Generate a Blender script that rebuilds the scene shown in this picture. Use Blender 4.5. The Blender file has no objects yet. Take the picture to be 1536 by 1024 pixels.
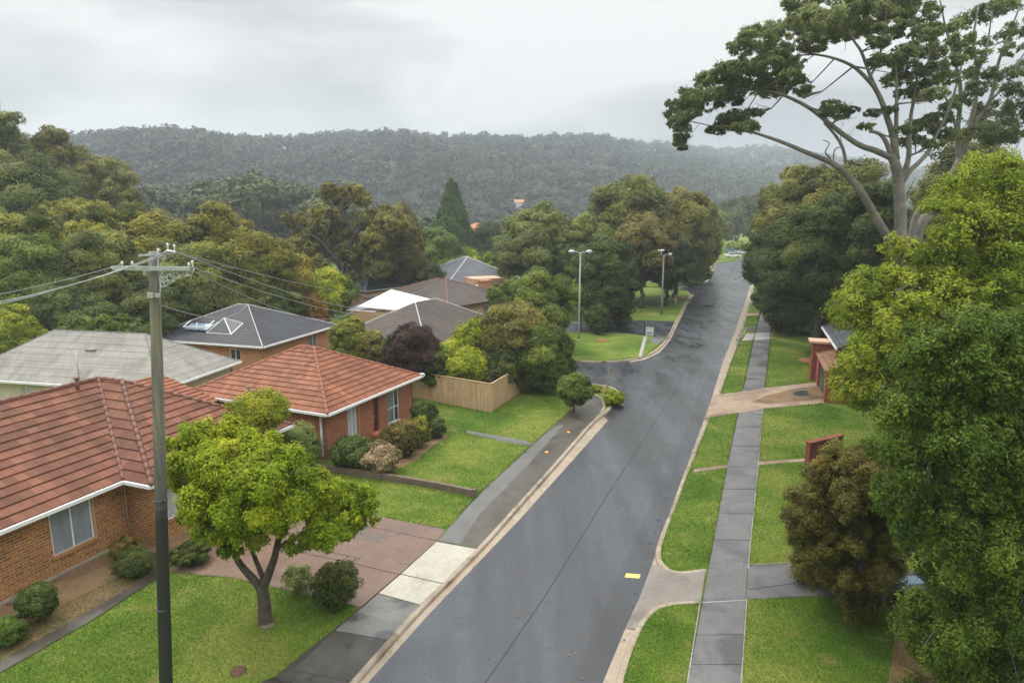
import bpy, math, random
import numpy as np
from mathutils import Vector, Matrix
from mathutils.geometry import tessellate_polygon

# ------------------------------------------------------------------ camera
scene = bpy.context.scene
CAMH = 13.0
TH = math.atan(0.192); CT = math.cos(TH); ST = math.sin(TH)
cam = bpy.data.cameras.new("camera")
cam.sensor_width = 36.0; cam.lens = 36.0 * 1000 / 1536
cam.clip_start = 0.2; cam.clip_end = 9000
camo = bpy.data.objects.new("camera", cam)
scene.collection.objects.link(camo)
camo.location = (0, 0, CAMH)
camo.rotation_euler = (math.radians(90) - TH, 0, 0)
scene.camera = camo

# ------------------------------------------------------------------ world, sun, exposure
SUN_EL, SUN_AZ = math.radians(58), math.radians(-60)
w = bpy.data.worlds.new("World"); scene.world = w; w.use_nodes = True
nt = w.node_tree; nt.nodes.clear()
def N(t, typ, **kw):
    n = t.nodes.new(typ)
    for k, v in kw.items(): setattr(n, k, v)
    return n
sky = N(nt, 'ShaderNodeTexSky', sky_type='NISHITA', sun_disc=False, sun_elevation=SUN_EL, sun_rotation=SUN_AZ)
sky.air_density = 1.0; sky.dust_density = 3.0
tc = N(nt, 'ShaderNodeTexCoord')
mp = N(nt, 'ShaderNodeMapping'); mp.inputs['Scale'].default_value = (1.0, 1.0, 3.2); mp.inputs['Location'].default_value = (0.35, 0.1, 0.62)
cn = N(nt, 'ShaderNodeTexNoise'); cn.inputs['Scale'].default_value = 2.1; cn.inputs['Detail'].default_value = 5; cn.inputs['Roughness'].default_value = 0.42; cn.inputs['Distortion'].default_value = 0.35
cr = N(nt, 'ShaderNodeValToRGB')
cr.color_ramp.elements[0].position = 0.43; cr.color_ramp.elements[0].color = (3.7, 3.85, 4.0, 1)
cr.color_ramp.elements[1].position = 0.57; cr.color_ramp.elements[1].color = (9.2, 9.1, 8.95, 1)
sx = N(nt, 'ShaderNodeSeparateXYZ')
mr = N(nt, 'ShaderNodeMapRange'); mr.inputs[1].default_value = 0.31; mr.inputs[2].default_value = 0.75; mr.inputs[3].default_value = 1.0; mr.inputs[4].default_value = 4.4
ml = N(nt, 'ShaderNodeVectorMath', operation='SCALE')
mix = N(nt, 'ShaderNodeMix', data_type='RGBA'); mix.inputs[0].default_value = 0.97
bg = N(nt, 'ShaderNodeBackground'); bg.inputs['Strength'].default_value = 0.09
wo = N(nt, 'ShaderNodeOutputWorld')
L = nt.links.new
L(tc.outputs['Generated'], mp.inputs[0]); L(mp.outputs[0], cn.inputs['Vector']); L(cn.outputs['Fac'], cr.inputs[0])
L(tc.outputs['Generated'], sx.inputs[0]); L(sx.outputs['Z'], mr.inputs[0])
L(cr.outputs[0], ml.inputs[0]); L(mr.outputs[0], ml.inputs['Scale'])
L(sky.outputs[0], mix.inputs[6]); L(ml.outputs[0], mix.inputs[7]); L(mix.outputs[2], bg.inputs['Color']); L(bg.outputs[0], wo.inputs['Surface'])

sun = bpy.data.lights.new("sun", 'SUN'); sun.energy = 1.5; sun.angle = math.radians(12); sun.color = (1.0, 0.94, 0.85)
suno = bpy.data.objects.new("sun", sun); scene.collection.objects.link(suno)
sd = Vector((math.sin(SUN_AZ) * math.cos(SUN_EL), math.cos(SUN_AZ) * math.cos(SUN_EL), math.sin(SUN_EL)))
suno.rotation_euler = (-sd).to_track_quat('-Z', 'Y').to_euler()
scene.view_settings.view_transform = 'Standard'; scene.view_settings.look = 'None'
scene.view_settings.gamma = 1; scene.view_settings.exposure = 0.3
scene.view_settings.use_curve_mapping = False
cy = scene.cycles
cy.use_denoising = True
try: cy.denoiser = 'OPENIMAGEDENOISE'; cy.denoising_input_passes = 'RGB_ALBEDO_NORMAL'
except Exception: pass
cy.max_bounces = 5; cy.diffuse_bounces = 3; cy.glossy_bounces = 3; cy.transmission_bounces = 3; cy.transparent_max_bounces = 8; cy.volume_bounces = 1
cy.caustics_reflective = False; cy.caustics_refractive = False
cy.sample_clamp_indirect = 4.0
w.cycles.sampling_method = 'AUTOMATIC'

# ------------------------------------------------------------------ geometry of the view: pixel of a 1536x1024 frame -> point
GZ = 0.10                                   # level of lawns and footpaths; the road lies at 0
def U(px, py, z=GZ):
    u = (px - 768) / 1000; v = (py - 512) / 1000; k = (CAMH - z) / (ST + v * CT)
    return Vector((u * k, (CT - v * ST) * k, z))
def At(px, py, Y):
    u = (px - 768) / 1000; v = (py - 512) / 1000; k = Y / (CT - v * ST)
    return Vector((u * k, Y, CAMH - (ST + v * CT) * k))
def Proj(p):
    dz = p[2] - CAMH; zc = p[1] * CT - dz * ST; yc = -(p[1] * ST + dz * CT)
    return 768 + 1000 * p[0] / zc, 512 + 1000 * yc / zc, zc
def onplane(px, py, P0, d):                 # hit of the pixel ray on the upright plane through P0 along d -> (s along d, z)
    u = (px - 768) / 1000; v = (py - 512) / 1000
    rx, ry, rz = u, CT - v * ST, -(ST + v * CT)
    nx, ny = -d[1], d[0]
    t = (P0[0] * nx + P0[1] * ny) / (rx * nx + ry * ny)
    x, y = rx * t, ry * t
    return (x - P0[0]) * d[0] + (y - P0[1]) * d[1], CAMH + rz * t
def heading(deg): a = math.radians(deg); return Vector((math.sin(a), math.cos(a), 0))

# ------------------------------------------------------------------ objects
COL = scene.collection
def tag(o, label, cat, group=None, kind=None):
    if label: o['label'] = label
    if cat: o['category'] = cat
    if group: o['group'] = group
    if kind: o['kind'] = kind
    return o
def empty(name, loc, label, cat, group=None):
    o = bpy.data.objects.new(name, None); o.location = loc; o.empty_display_size = .2
    COL.objects.link(o); return tag(o, label, cat, group)
def link(name, me, parent=None):
    o = bpy.data.objects.new(name, me); COL.objects.link(o)
    if parent:
        o.parent = parent
        p = parent; off = Vector((0, 0, 0))
        while p: off += Vector(p.location); p = p.parent
        o.location = -off                   # meshes are written in world coordinates
    return o
class MB:
    """collects faces; build() links them as ONE mesh object"""
    def __init__(s): s.v = []; s.f = []; s.uv = []; s.sm = []
    def face(s, pts, uv=None, smooth=False):
        i = len(s.v); s.v += [tuple(p) for p in pts]; s.f.append(tuple(range(i, i + len(pts))))
        if uv is None:
            a = Vector(pts[0]); e = None
            for q in pts[1:]:
                e = Vector(q) - a
                if e.length > 1e-6: break
            n = Vector((0, 0, 0))
            for k in range(1, len(pts) - 1): n += (Vector(pts[k]) - a).cross(Vector(pts[k + 1]) - a)
            if n.length < 1e-12: n = Vector((0, 0, 1))
            n.normalize()
            if abs(n.z) < .9: eu = Vector((-n.y, n.x, 0)).normalized(); ev = Vector((0, 0, 1)) if abs(n.z) < .05 else n.cross(eu)
            else: eu = Vector((1, 0, 0)); ev = Vector((0, 1, 0))
            uv = [(Vector(p).dot(eu), Vector(p).dot(ev)) for p in pts]
        s.uv += uv; s.sm.append(smooth)
    def box(s, O, ex, ey, ez):             # corner O and three edge vectors
        O, ex, ey, ez = map(Vector, (O, ex, ey, ez))
        if ex.cross(ey).dot(ez) < 0: ex, ey = ey, ex
        c = [O, O + ex, O + ex + ey, O + ey]; d = [p + ez for p in c]
        s.face(c[::-1]); s.face(d)
        for k in range(4): s.face([c[k], c[(k + 1) % 4], d[(k + 1) % 4], d[k]])
    def bar(s, a, b, wd, ht=None, up=(0, 0, 1)):   # rectangular bar from a to b
        a, b = Vector(a), Vector(b); ht = ht or wd; d = (b - a).normalized()
        sd = d.cross(Vector(up))
        if sd.length < 1e-4: sd = Vector((1, 0, 0))
        sd.normalize(); u = sd.cross(d)
        s.box(a - sd * wd / 2 - u * ht / 2, sd * wd, b - a, u * ht)
    def tube(s, pts, rad, n=8, cap=True):
        pts = [Vector(p) for p in pts]; m = len(pts)
        if not hasattr(rad, '__len__'): rad = [rad] * m
        rings = []; ref = Vector((0.3, 0.2, 1)).normalized(); prev = None
        for i in range(m):
            t = (pts[min(i + 1, m - 1)] - pts[max(i - 1, 0)]).normalized()
            if prev is None:
                a = t.cross(ref)
                if a.length < .1: a = t.cross(Vector((1, 0, 0)))
            else: a = prev - t * prev.dot(t)
            a.normalize(); prev = a; b = t.cross(a)
            i0 = len(s.v)
            s.v += [tuple(pts[i] + (a * math.cos(2 * math.pi * k / n) + b * math.sin(2 * math.pi * k / n)) * rad[i]) for k in range(n)]
            rings.append(i0)
        for i in range(m - 1):
            for k in range(n):
                k2 = (k + 1) % n
                s.f.append((rings[i] + k, rings[i] + k2, rings[i + 1] + k2, rings[i + 1] + k))
                s.uv += [(k / n, i), ((k + 1) / n, i), ((k + 1) / n, i + 1), (k / n, i + 1)]; s.sm.append(True)
        if cap:
            s.f.append(tuple(rings[0] + k for k in range(n))[::-1]); s.uv += [(0, 0)] * n; s.sm.append(False)
            s.f.append(tuple(rings[-1] + k for k in range(n))); s.uv += [(0, 0)] * n; s.sm.append(False)
    def lathe(s, c, prof, n=12):           # prof: (radius, z)
        c = Vector(c); m = len(prof); i0 = len(s.v)
        for r_, z in prof: s.v += [(c.x + r_ * math.cos(2 * math.pi * k / n), c.y + r_ * math.sin(2 * math.pi * k / n), c.z + z) for k in range(n)]
        for i in range(m - 1):
            for k in range(n):
                k2 = (k + 1) % n; a = i0 + i * n
                s.f.append((a + k, a + k2, a + n + k2, a + n + k)); s.uv += [(0, 0)] * 4; s.sm.append(True)
        s.f.append(tuple(i0 + k for k in range(n))[::-1]); s.uv += [(0, 0)] * n; s.sm.append(False)
        s.f.append(tuple(i0 + (m - 1) * n + k for k in range(n))); s.uv += [(0, 0)] * n; s.sm.append(False)
    def build(s, name, m, parent=None):
        me = bpy.data.meshes.new(name); me.from_pydata(s.v, [], s.f)
        uvl = me.uv_layers.new(name='UVMap'); uvl.data.foreach_set('uv', np.array(s.uv, dtype=np.float32).ravel())
        me.polygons.foreach_set('use_smooth', s.sm); me.materials.append(m); me.update()
        return link(name, me, parent)

# ------------------------------------------------------------------ materials
def newmat(name):
    m = bpy.data.materials.new(name); m.use_nodes = True; t = m.node_tree; t.nodes.clear()
    out = N(t, 'ShaderNodeOutputMaterial'); b = N(t, 'ShaderNodeBsdfPrincipled'); t.links.new(b.outputs[0], out.inputs['Surface'])
    return m, t, b
def rgba(c): return (c[0], c[1], c[2], 1)
def ramp(t, fac, stops):
    r_ = N(t, 'ShaderNodeValToRGB'); el = r_.color_ramp.elements
    while len(el) < len(stops): el.new(.5)
    for e, (p, c) in zip(el, stops): e.position = p; e.color = rgba(c)
    t.links.new(fac, r_.inputs[0]); return r_.outputs[0]
def noise(t, vec, scale, detail=4, rough=.55, dist=0., stretch=None, rot=0):
    if stretch:
        mpn = N(t, 'ShaderNodeMapping'); mpn.inputs['Scale'].default_value = stretch; mpn.inputs['Rotation'].default_value = (0, 0, rot)
        t.links.new(vec, mpn.inputs[0]); vec = mpn.outputs[0]
    n = N(t, 'ShaderNodeTexNoise'); n.inputs['Scale'].default_value = scale; n.inputs['Detail'].default_value = detail
    n.inputs['Roughness'].default_value = rough; n.inputs['Distortion'].default_value = dist
    t.links.new(vec, n.inputs['Vector']); return n.outputs['Fac']
def mixc(t, fac, a, b, mode='MIX'):
    m = N(t, 'ShaderNodeMix', data_type='RGBA', blend_type=mode)
    for i, x in ((0, fac), (6, a), (7, b)):
        if isinstance(x, (tuple, list)): m.inputs[i].default_value = rgba(x)
        elif isinstance(x, (int, float)): m.inputs[i].default_value = x
        else: t.links.new(x, m.inputs[i])
    return m.outputs[2]
def maprange(t, x, a, b, c, d):
    m = N(t, 'ShaderNodeMapRange'); t.links.new(x, m.inputs[0])
    for i, v in enumerate((a, b, c, d)): m.inputs[i + 1].default_value = v
    return m.outputs[0]
def bump(t, b, h, strength, dist):
    n = N(t, 'ShaderNodeBump'); n.inputs['Strength'].default_value = strength; n.inputs['Distance'].default_value = dist
    t.links.new(h, n.inputs['Height']); t.links.new(n.outputs[0], b.inputs['Normal']); return n
def pos(t): return N(t, 'ShaderNodeNewGeometry').outputs['Position']
def simple(name, c1, c2=None, scale=2., rough=.6, metal=0., bmp=0., bdist=.01, fine=None, spec=.5, rrange=None):
    m, t, b = newmat(name); c2 = c2 or tuple(x * 1.25 for x in c1); p = pos(t)
    n1 = noise(t, p, scale, 5, .6)
    col = ramp(t, n1, [(.32, c1), (.68, c2)])
    if fine:
        n2 = noise(t, p, fine, 3, .7); col = mixc(t, .35, col, mixc(t, n2, (.35, .35, .35), (1.5, 1.5, 1.5)), 'MULTIPLY')
    t.links.new(col, b.inputs['Base Color']); b.inputs['Roughness'].default_value = rough; b.inputs['Metallic'].default_value = metal
    b.inputs['Specular IOR Level'].default_value = spec
    if rrange: t.links.new(maprange(t, n1, .35, .65, *rrange), b.inputs['Roughness'])
    if bmp: bump(t, b, noise(t, p, fine or scale * 6, 4, .6), bmp, bdist)
    return m
M = {}
RROT = math.radians(21)
def road_mat(name, base=(.050, .060, .070), seed=0.):
    m, t, b = newmat(name); p = pos(t)
    streak = noise(t, p, .5, 5, .6, .4, stretch=(1, .13, 1), rot=RROT)      # wheel-path streaks run with the road
    patch = noise(t, p, .35, 4, .6, .8)
    agg = noise(t, p, 38, 2, .8); agg2 = noise(t, p, 9, 3, .7)
    col = ramp(t, streak, [(.34, tuple(x * .5 for x in base)), (.5, base), (.68, tuple(x * 1.75 for x in base))])
    col = mixc(t, maprange(t, patch, .48, .70, 0, .38), col, tuple(x * .42 for x in base))
    oil = noise(t, p, 1.3, 4, .65, .5, stretch=(1, .45, 1), rot=RROT)
    col = mixc(t, maprange(t, oil, .60, .76, 0, .35), col, (.018, .018, .02))
    col = mixc(t, .5, col, mixc(t, maprange(t, agg, .3, .7, 0, 1), (.35, .35, .35), (1.75, 1.75, 1.75)), 'MULTIPLY')
    col = mixc(t, .35, col, mixc(t, maprange(t, agg2, .3, .7, 0, 1), (.5, .5, .5), (1.5, 1.5, 1.5)), 'MULTIPLY')
    vor = N(t, 'ShaderNodeTexVoronoi', feature='F1'); vor.inputs['Scale'].default_value = 14; t.links.new(p, vor.inputs['Vector'])
    col = mixc(t, maprange(t, vor.outputs['Distance'], .05, .09, .8, 0), col, (.2, .2, .2))
    t.links.new(col, b.inputs['Base Color'])
    rg = noise(t, p, .7, 5, .6, .4, stretch=(1, .35, 1), rot=RROT)
    t.links.new(maprange(t, rg, .35, .65, .22, .44), b.inputs['Roughness'])
    b.inputs['Specular IOR Level'].default_value = .75; bump(t, b, agg, .35, .008)
    return m
M['road'] = road_mat('wet_asphalt', (.030, .033, .038))
M['road_dark'] = road_mat('darker_asphalt', (.021, .023, .027))
def concrete(name, c1, c2, stain, st=(.58, .66), wet=None, grain=14, rough=(.45, .8)):
    m, t, b = newmat(name); p = pos(t)
    n1 = noise(t, p, .9, 5, .6, .3); n2 = noise(t, p, grain, 4, .7); n3 = noise(t, p, .45, 5, .65, .6); n4 = noise(t, p, 3.2, 5, .7, .5)
    col = ramp(t, n1, [(.3, c1), (.7, c2)])
    col = mixc(t, maprange(t, n3, st[0], st[1], 0, .8), col, stain)
    col = mixc(t, maprange(t, n4, .56, .72, 0, .55), col, stain)
    col = mixc(t, .5, col, mixc(t, maprange(t, n2, .3, .7, 0, 1), (.6, .6, .6), (1.4, 1.4, 1.4)), 'MULTIPLY')
    t.links.new(col, b.inputs['Base Color']); t.links.new(maprange(t, n3, .4, .62, rough[1], rough[0]), b.inputs['Roughness'])
    bump(t, b, n2, .3, .008); return m
M['path_grey'] = concrete('wet_footpath_concrete', (0.093, 0.090, 0.090), (0.141, 0.137, 0.134), (0.059, 0.058, 0.060), (.5, .62), rough=(.3, .55))
M['path_tar'] = concrete('old_bitumen_footpath', (.058, .051, .040), (.088, .080, .064), (.034, .028, .019), (.48, .62), rough=(.28, .5))
M['path_tar_light'] = concrete('pale_bitumen_footpath', (.095, .093, .086), (.125, .122, .114), (.07, .066, .058), rough=(.35, .6))
M['slab_cream'] = concrete('cream_concrete', (0.330, 0.310, 0.244), (0.396, 0.376, 0.310), (0.251, 0.224, 0.165), (.62, .72))
M['slab_brown'] = concrete('stained_concrete', (0.034, 0.030, 0.024), (0.064, 0.058, 0.050), (0.017, 0.013, 0.010), (.48, .6), rough=(.22, .5))
M['slab_mid'] = concrete('damp_concrete', (0.105, 0.105, 0.095), (0.168, 0.164, 0.147), (0.049, 0.050, 0.049), (.5, .58), rough=(.25, .6))
M['kerb'] = concrete('kerb_concrete', (0.238, 0.191, 0.132), (0.343, 0.290, 0.218), (0.106, 0.073, 0.040), (.54, .64))
M['gutter'] = concrete('gutter_concrete', (0.245, 0.190, 0.136), (0.326, 0.272, 0.204), (0.163, 0.116, 0.075), (.56, .66))
M['drive_pink'] = concrete('pink_concrete_drive', (.125, .074, .048), (.170, .104, .070), (.095, .072, .058), (.5, .62), rough=(.2, .55))
M['drive_tan'] = concrete('tan_gravel_drive', (.24, .175, .12), (.33, .255, .185), (.15, .095, .055), (.46, .60), rough=(.6, .8))
M['drive_grey'] = concrete('grey_brown_drive', (0.154, 0.133, 0.115), (0.210, 0.182, 0.154), (0.105, 0.084, 0.066), (.52, .64), rough=(.35, .65))
M['concrete_pale'] = concrete('pale_concrete', (0.272, 0.258, 0.238), (0.340, 0.326, 0.306), (0.190, 0.177, 0.156))
M['dirt'] = concrete('bare_mulch', (0.128, 0.075, 0.034), (0.203, 0.128, 0.060), (0.068, 0.041, 0.021), (.5, .62), rough=(.8, .95))
M['joint'] = simple('dark_joint', (.03, .028, .025), rough=.9)
M['seam'] = simple('tar_seam', (.014, .015, .017), rough=.5)
M['yellow_paint'] = simple('yellow_paint', (.75, .50, .08), (.8, .6, .2), 20, .6, fine=60)
def grass_col(t, p):
    n1 = noise(t, p, .20, 5, .6, .4); n2 = noise(t, p, 1.1, 5, .65, .5); n3 = noise(t, p, 5, 4, .7)
    c = ramp(t, n1, [(.36, (.060, .116, .014)), (.5, (.098, .155, .020)), (.62, (.165, .200, .038))])
    c = mixc(t, maprange(t, n2, .55, .72, 0, .65), c, (.235, .200, .075))
    n5 = noise(t, p, .55, 6, .7, 1.); c = mixc(t, maprange(t, n5, .60, .68, 0, .55), c, (.055, .110, .016))
    c = mixc(t, maprange(t, n3, .60, .75, 0, .5), c, (.040, .075, .012))
    return c
def grass_mat(name='lawn_grass'):
    m, t, b = newmat(name); p = pos(t)
    n3 = noise(t, p, 11, 4, .75, stretch=(1, .5, 1)); n4 = noise(t, p, 55, 2, .8)
    c = grass_col(t, p)
    c = mixc(t, .4, c, mixc(t, maprange(t, n3, .3, .7, 0, 1), (.55, .57, .55), (1.45, 1.4, 1.4)), 'MULTIPLY')
    c = mixc(t, .35, c, mixc(t, maprange(t, n4, .3, .7, 0, 1), (.5, .5, .5), (1.5, 1.5, 1.5)), 'MULTIPLY')
    t.links.new(c, b.inputs['Base Color']); b.inputs['Roughness'].default_value = .85; b.inputs['Specular IOR Level'].default_value = .1
    bump(t, b, n3, .5, .04); return m
M['grass'] = grass_mat()
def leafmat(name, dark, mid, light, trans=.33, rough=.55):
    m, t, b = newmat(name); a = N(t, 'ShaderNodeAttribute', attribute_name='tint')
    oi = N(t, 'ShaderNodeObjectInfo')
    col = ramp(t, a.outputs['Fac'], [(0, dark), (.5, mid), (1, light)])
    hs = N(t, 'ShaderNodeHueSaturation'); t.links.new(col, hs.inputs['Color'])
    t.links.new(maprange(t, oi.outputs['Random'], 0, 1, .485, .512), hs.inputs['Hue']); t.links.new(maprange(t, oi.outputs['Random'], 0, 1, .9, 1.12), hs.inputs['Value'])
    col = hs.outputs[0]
    t.links.new(col, b.inputs['Base Color']); b.inputs['Roughness'].default_value = rough; b.inputs['Specular IOR Level'].default_value = .15
    tr = N(t, 'ShaderNodeBsdfTranslucent'); t.links.new(col, tr.inputs['Color'])
    ms = N(t, 'ShaderNodeMixShader'); ms.inputs[0].default_value = trans
    t.links.new(b.outputs[0], ms.inputs[1]); t.links.new(tr.outputs[0], ms.inputs[2])
    t.links.new(ms.outputs[0], t.nodes['Material Output'].inputs['Surface']); return m
LM = {
 'euc':    leafmat('eucalypt_leaves', (0.062, 0.077, 0.015), (0.160, 0.175, 0.032), (0.330, 0.310, 0.064)),
 'gum':    leafmat('gum_leaves', (.085, .110, .040), (.190, .225, .085), (.340, .360, .140), .62),
 'dome':   leafmat('olive_canopy_leaves', (0.058, 0.079, 0.009), (0.191, 0.205, 0.025), (0.428, 0.384, 0.051)),
 'dark':   leafmat('dark_green_leaves', (0.031, 0.048, 0.011), (0.077, 0.109, 0.023), (0.173, 0.197, 0.042)),
 'mid':    leafmat('mid_green_leaves', (0.042, 0.069, 0.009), (0.112, 0.165, 0.023), (0.239, 0.286, 0.044)),
 'lime':   leafmat('lime_leaves', (0.069, 0.109, 0.008), (0.218, 0.277, 0.015), (0.437, 0.426, 0.050), .35),
 'street': leafmat('street_tree_leaves', (0.071, 0.125, 0.005), (0.239, 0.315, 0.011), (0.504, 0.489, 0.032), .38),
 'bright': leafmat('yellow_green_leaves', (0.087, 0.136, 0.008), (0.253, 0.327, 0.015), (0.477, 0.491, 0.038), .35),
 'grey':   leafmat('grey_green_leaves', (0.067, 0.097, 0.024), (0.178, 0.223, 0.056), (0.358, 0.405, 0.101)),
 'brown':  leafmat('bronze_leaves', (.055, .052, .011), (.150, .140, .030), (.300, .225, .055)),
 'gold':   leafmat('gold_leaves', (.140, .080, .010), (.300, .190, .020), (.420, .300, .040)),
 'plum':   leafmat('plum_leaves', (0.020, 0.011, 0.009), (0.050, 0.024, 0.017), (0.094, 0.047, 0.033)),
 'olive':  leafmat('drooping_olive_leaves', (0.074, 0.077, 0.016), (0.184, 0.178, 0.035), (0.322, 0.290, 0.065)),
 'pink':   leafmat('cream_pink_leaves', (.10, .10, .03), (.33, .26, .13), (.55, .40, .26)),
 'front':  leafmat('feathery_leaves', (.031, .057, .008), (.092, .138, .016), (.205, .255, .038), .35),
 'cyp':    leafmat('cypress_leaves', (0.029, 0.066, 0.006), (0.066, 0.131, 0.010), (0.119, 0.206, 0.019)),
 'far':    leafmat('forest_leaves', (0.035, 0.042, 0.015), (0.077, 0.090, 0.028), (0.150, 0.151, 0.048), 0.1),
 'far2':   leafmat('hill_forest_leaves', (0.015, 0.025, 0.015), (0.041, 0.057, 0.032), (0.085, 0.106, 0.055), 0.1),
 'blade':  leafmat('grass_blades', (.085, .140, .012), (.155, .235, .020), (.270, .310, .055), .3),
}
M['bark'] = simple('dark_bark', (.045, .035, .027), (.10, .08, .062), 5, .85, bmp=.6, bdist=.03, fine=30)
M['bark_gum'] = simple('smooth_gum_bark', (0.120, 0.108, 0.090), (0.228, 0.210, 0.180), 1.6, .7, bmp=.3, bdist=.02, fine=9)
M['bark_pale'] = simple('pale_bark', (.28, .25, .2), (.42, .38, .32), 2, .7, fine=9)
def brick_mat(name, c1, c2, mortar, bw=.26, bh=.09, ms=.009):
    m, t, b = newmat(name); uv = N(t, 'ShaderNodeUVMap').outputs[0]
    br = N(t, 'ShaderNodeTexBrick'); br.offset = .5; br.inputs['Scale'].default_value = 1
    br.inputs['Color1'].default_value = rgba(c1); br.inputs['Color2'].default_value = rgba(c2); br.inputs['Mortar'].default_value = rgba(mortar)
    br.inputs['Mortar Size'].default_value = ms; br.inputs['Brick Width'].default_value = bw; br.inputs['Row Height'].default_value = bh; br.inputs['Mortar Smooth'].default_value = .2
    t.links.new(uv, br.inputs['Vector']); p = pos(t)
    n1 = noise(t, p, .7, 4, .6); n2 = noise(t, p, 16, 4, .7)
    col = mixc(t, .5, br.outputs['Color'], mixc(t, maprange(t, n1, .3, .7, 0, 1), (.72, .70, .68), (1.3, 1.3, 1.3)), 'MULTIPLY')
    col = mixc(t, .6, col, mixc(t, maprange(t, n2, .3, .7, 0, 1), (.6, .6, .6), (1.4, 1.4, 1.4)), 'MULTIPLY')
    t.links.new(col, b.inputs['Base Color']); b.inputs['Roughness'].default_value = .8
    inv = N(t, 'ShaderNodeMath', operation='SUBTRACT'); inv.inputs[0].default_value = 1; t.links.new(br.outputs['Fac'], inv.inputs[1])
    bump(t, b, inv.outputs[0], .6, .012); return m
M['brick_brown'] = brick_mat('brown_brick', (.37, .155, .045), (.20, .085, .028), (.50, .36, .20), .30, .115, .010)
M['brick_red'] = brick_mat('red_brick', (.33, .115, .055), (.24, .085, .042), (.36, .18, .10), .26, .086, .008)
M['brick_orange'] = brick_mat('orange_brick', (.45, .19, .085), (.36, .15, .07), (.45, .27, .16))
M['brick_dark_red'] = brick_mat('dark_red_brick', (.26, .055, .030), (.20, .045, .026), (.28, .12, .08))
def tile_mat(name, c1, c2, moss, tw=.34, course=.40, rough=.6, lichen=.5):
    m, t, b = newmat(name); uv = N(t, 'ShaderNodeUVMap').outputs[0]; p = pos(t)
    br = N(t, 'ShaderNodeTexBrick'); br.offset = .5; br.inputs['Scale'].default_value = 1
    br.inputs['Color1'].default_value = rgba(c1); br.inputs['Color2'].default_value = rgba(c2); br.inputs['Mortar'].default_value = rgba(tuple(x * .35 for x in c1))
    br.inputs['Mortar Size'].default_value = .008; br.inputs['Brick Width'].default_value = tw; br.inputs['Row Height'].default_value = course; br.inputs['Mortar Smooth'].default_value = .4
    t.links.new(uv, br.inputs['Vector'])
    n1 = noise(t, p, .5, 5, .6, .5); n2 = noise(t, p, 7, 5, .7); n3 = noise(t, p, 28, 3, .7)
    col = mixc(t, .6, br.outputs['Color'], mixc(t, maprange(t, n1, .3, .7, 0, 1), (.68, .66, .66), (1.35, 1.35, 1.38)), 'MULTIPLY')
    col = mixc(t, maprange(t, n2, .55, .75, 0, lichen), col, moss)
    n4 = noise(t, uv, .9, 5, .65, .3, stretch=(2.2, .35, 1)); col = mixc(t, maprange(t, n4, .52, .70, 0, .45), col, tuple(x * .45 for x in c1))
    col = mixc(t, .5, col, mixc(t, maprange(t, n3, .3, .7, 0, 1), (.6, .6, .6), (1.4, 1.4, 1.4)), 'MULTIPLY')
    t.links.new(col, b.inputs['Base Color']); b.inputs['Roughness'].default_value = rough; b.inputs['Specular IOR Level'].default_value = .22
    bump(t, b, br.outputs['Color'], .3, .02); return m
M['tile_brown'] = tile_mat('weathered_terracotta_tiles', (0.108, 0.039, 0.021), (0.193, 0.076, 0.041), (0.088, 0.051, 0.031), .40, .42)
M['tile_orange'] = tile_mat('orange_terracotta_tiles', (0.155, 0.052, 0.023), (0.254, 0.095, 0.046), (0.123, 0.058, 0.033), .34, .38)
M['tile_slate'] = tile_mat('charcoal_roof_tiles', (.034, .036, .041), (.046, .048, .054), (.055, .055, .06), .34, .36, .5, .3)
M['tile_grey'] = tile_mat('pale_grey_shingles', (0.216, 0.209, 0.185), (0.253, 0.244, 0.218), (0.189, 0.177, 0.160), .5, .5, .8, .4)
M['tile_taupe'] = tile_mat('taupe_roof_tiles', (0.068, 0.053, 0.044), (0.085, 0.066, 0.056), (0.076, 0.064, 0.051), .34, .36)
M['tile_rust'] = tile_mat('rust_roof_tiles', (.20, .10, .06), (.26, .14, .09), (.15, .10, .07), .34, .36)
M['tile_bluegrey'] = tile_mat('blue_grey_roof', (0.070, 0.077, 0.087), (0.091, 0.098, 0.108), (0.112, 0.112, 0.119), .5, .4, .45)
M['tile_bright'] = tile_mat('bright_terracotta_tiles', (.50, .19, .09), (.58, .25, .13), (.4, .2, .1))
M['ridge_brown'] = simple('ridge_tile_brown', (0.118, 0.045, 0.028), (0.167, 0.072, 0.047), 6, .6, fine=25)
M['ridge_orange'] = simple('ridge_tile_orange', (0.216, 0.072, 0.034), (0.304, 0.112, 0.056), 6, .6, fine=25)
M['ridge_dark'] = simple('ridge_tile_dark', (.04, .04, .044), rough=.5)
M['ridge_grey'] = simple('ridge_tile_grey', (.15, .145, .14), rough=.7)
M['ridge_pale'] = simple('ridge_tile_pale', (.42, .42, .42), rough=.5)
M['white'] = simple('white_paint', (.68, .68, .67), (.78, .78, .77), 3, .4, fine=12)
M['white_roof'] = simple('white_membrane', (.85, .84, .81), (.9, .89, .87), 1.2, .5)
M['soffit'] = simple('soffit_board', (.42, .34, .26), rough=.7)
M['cream_wall'] = simple('cream_render', (.50, .44, .32), (.58, .52, .40), 1, .8, fine=20)
M['ochre_wall'] = simple('ochre_render', (.42, .27, .12), (.5, .34, .17), 1, .8, fine=20)
M['tan_wall'] = simple('tan_render', (.48, .32, .2), (.56, .40, .27), 1, .8, fine=20)
M['wood_door'] = simple('dark_timber', (.055, .018, .010), (.09, .03, .018), 5, .5)
M['tan_frame'] = simple('tan_timber_frame', (.42, .23, .12), (.5, .3, .17), 5, .6)
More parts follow.
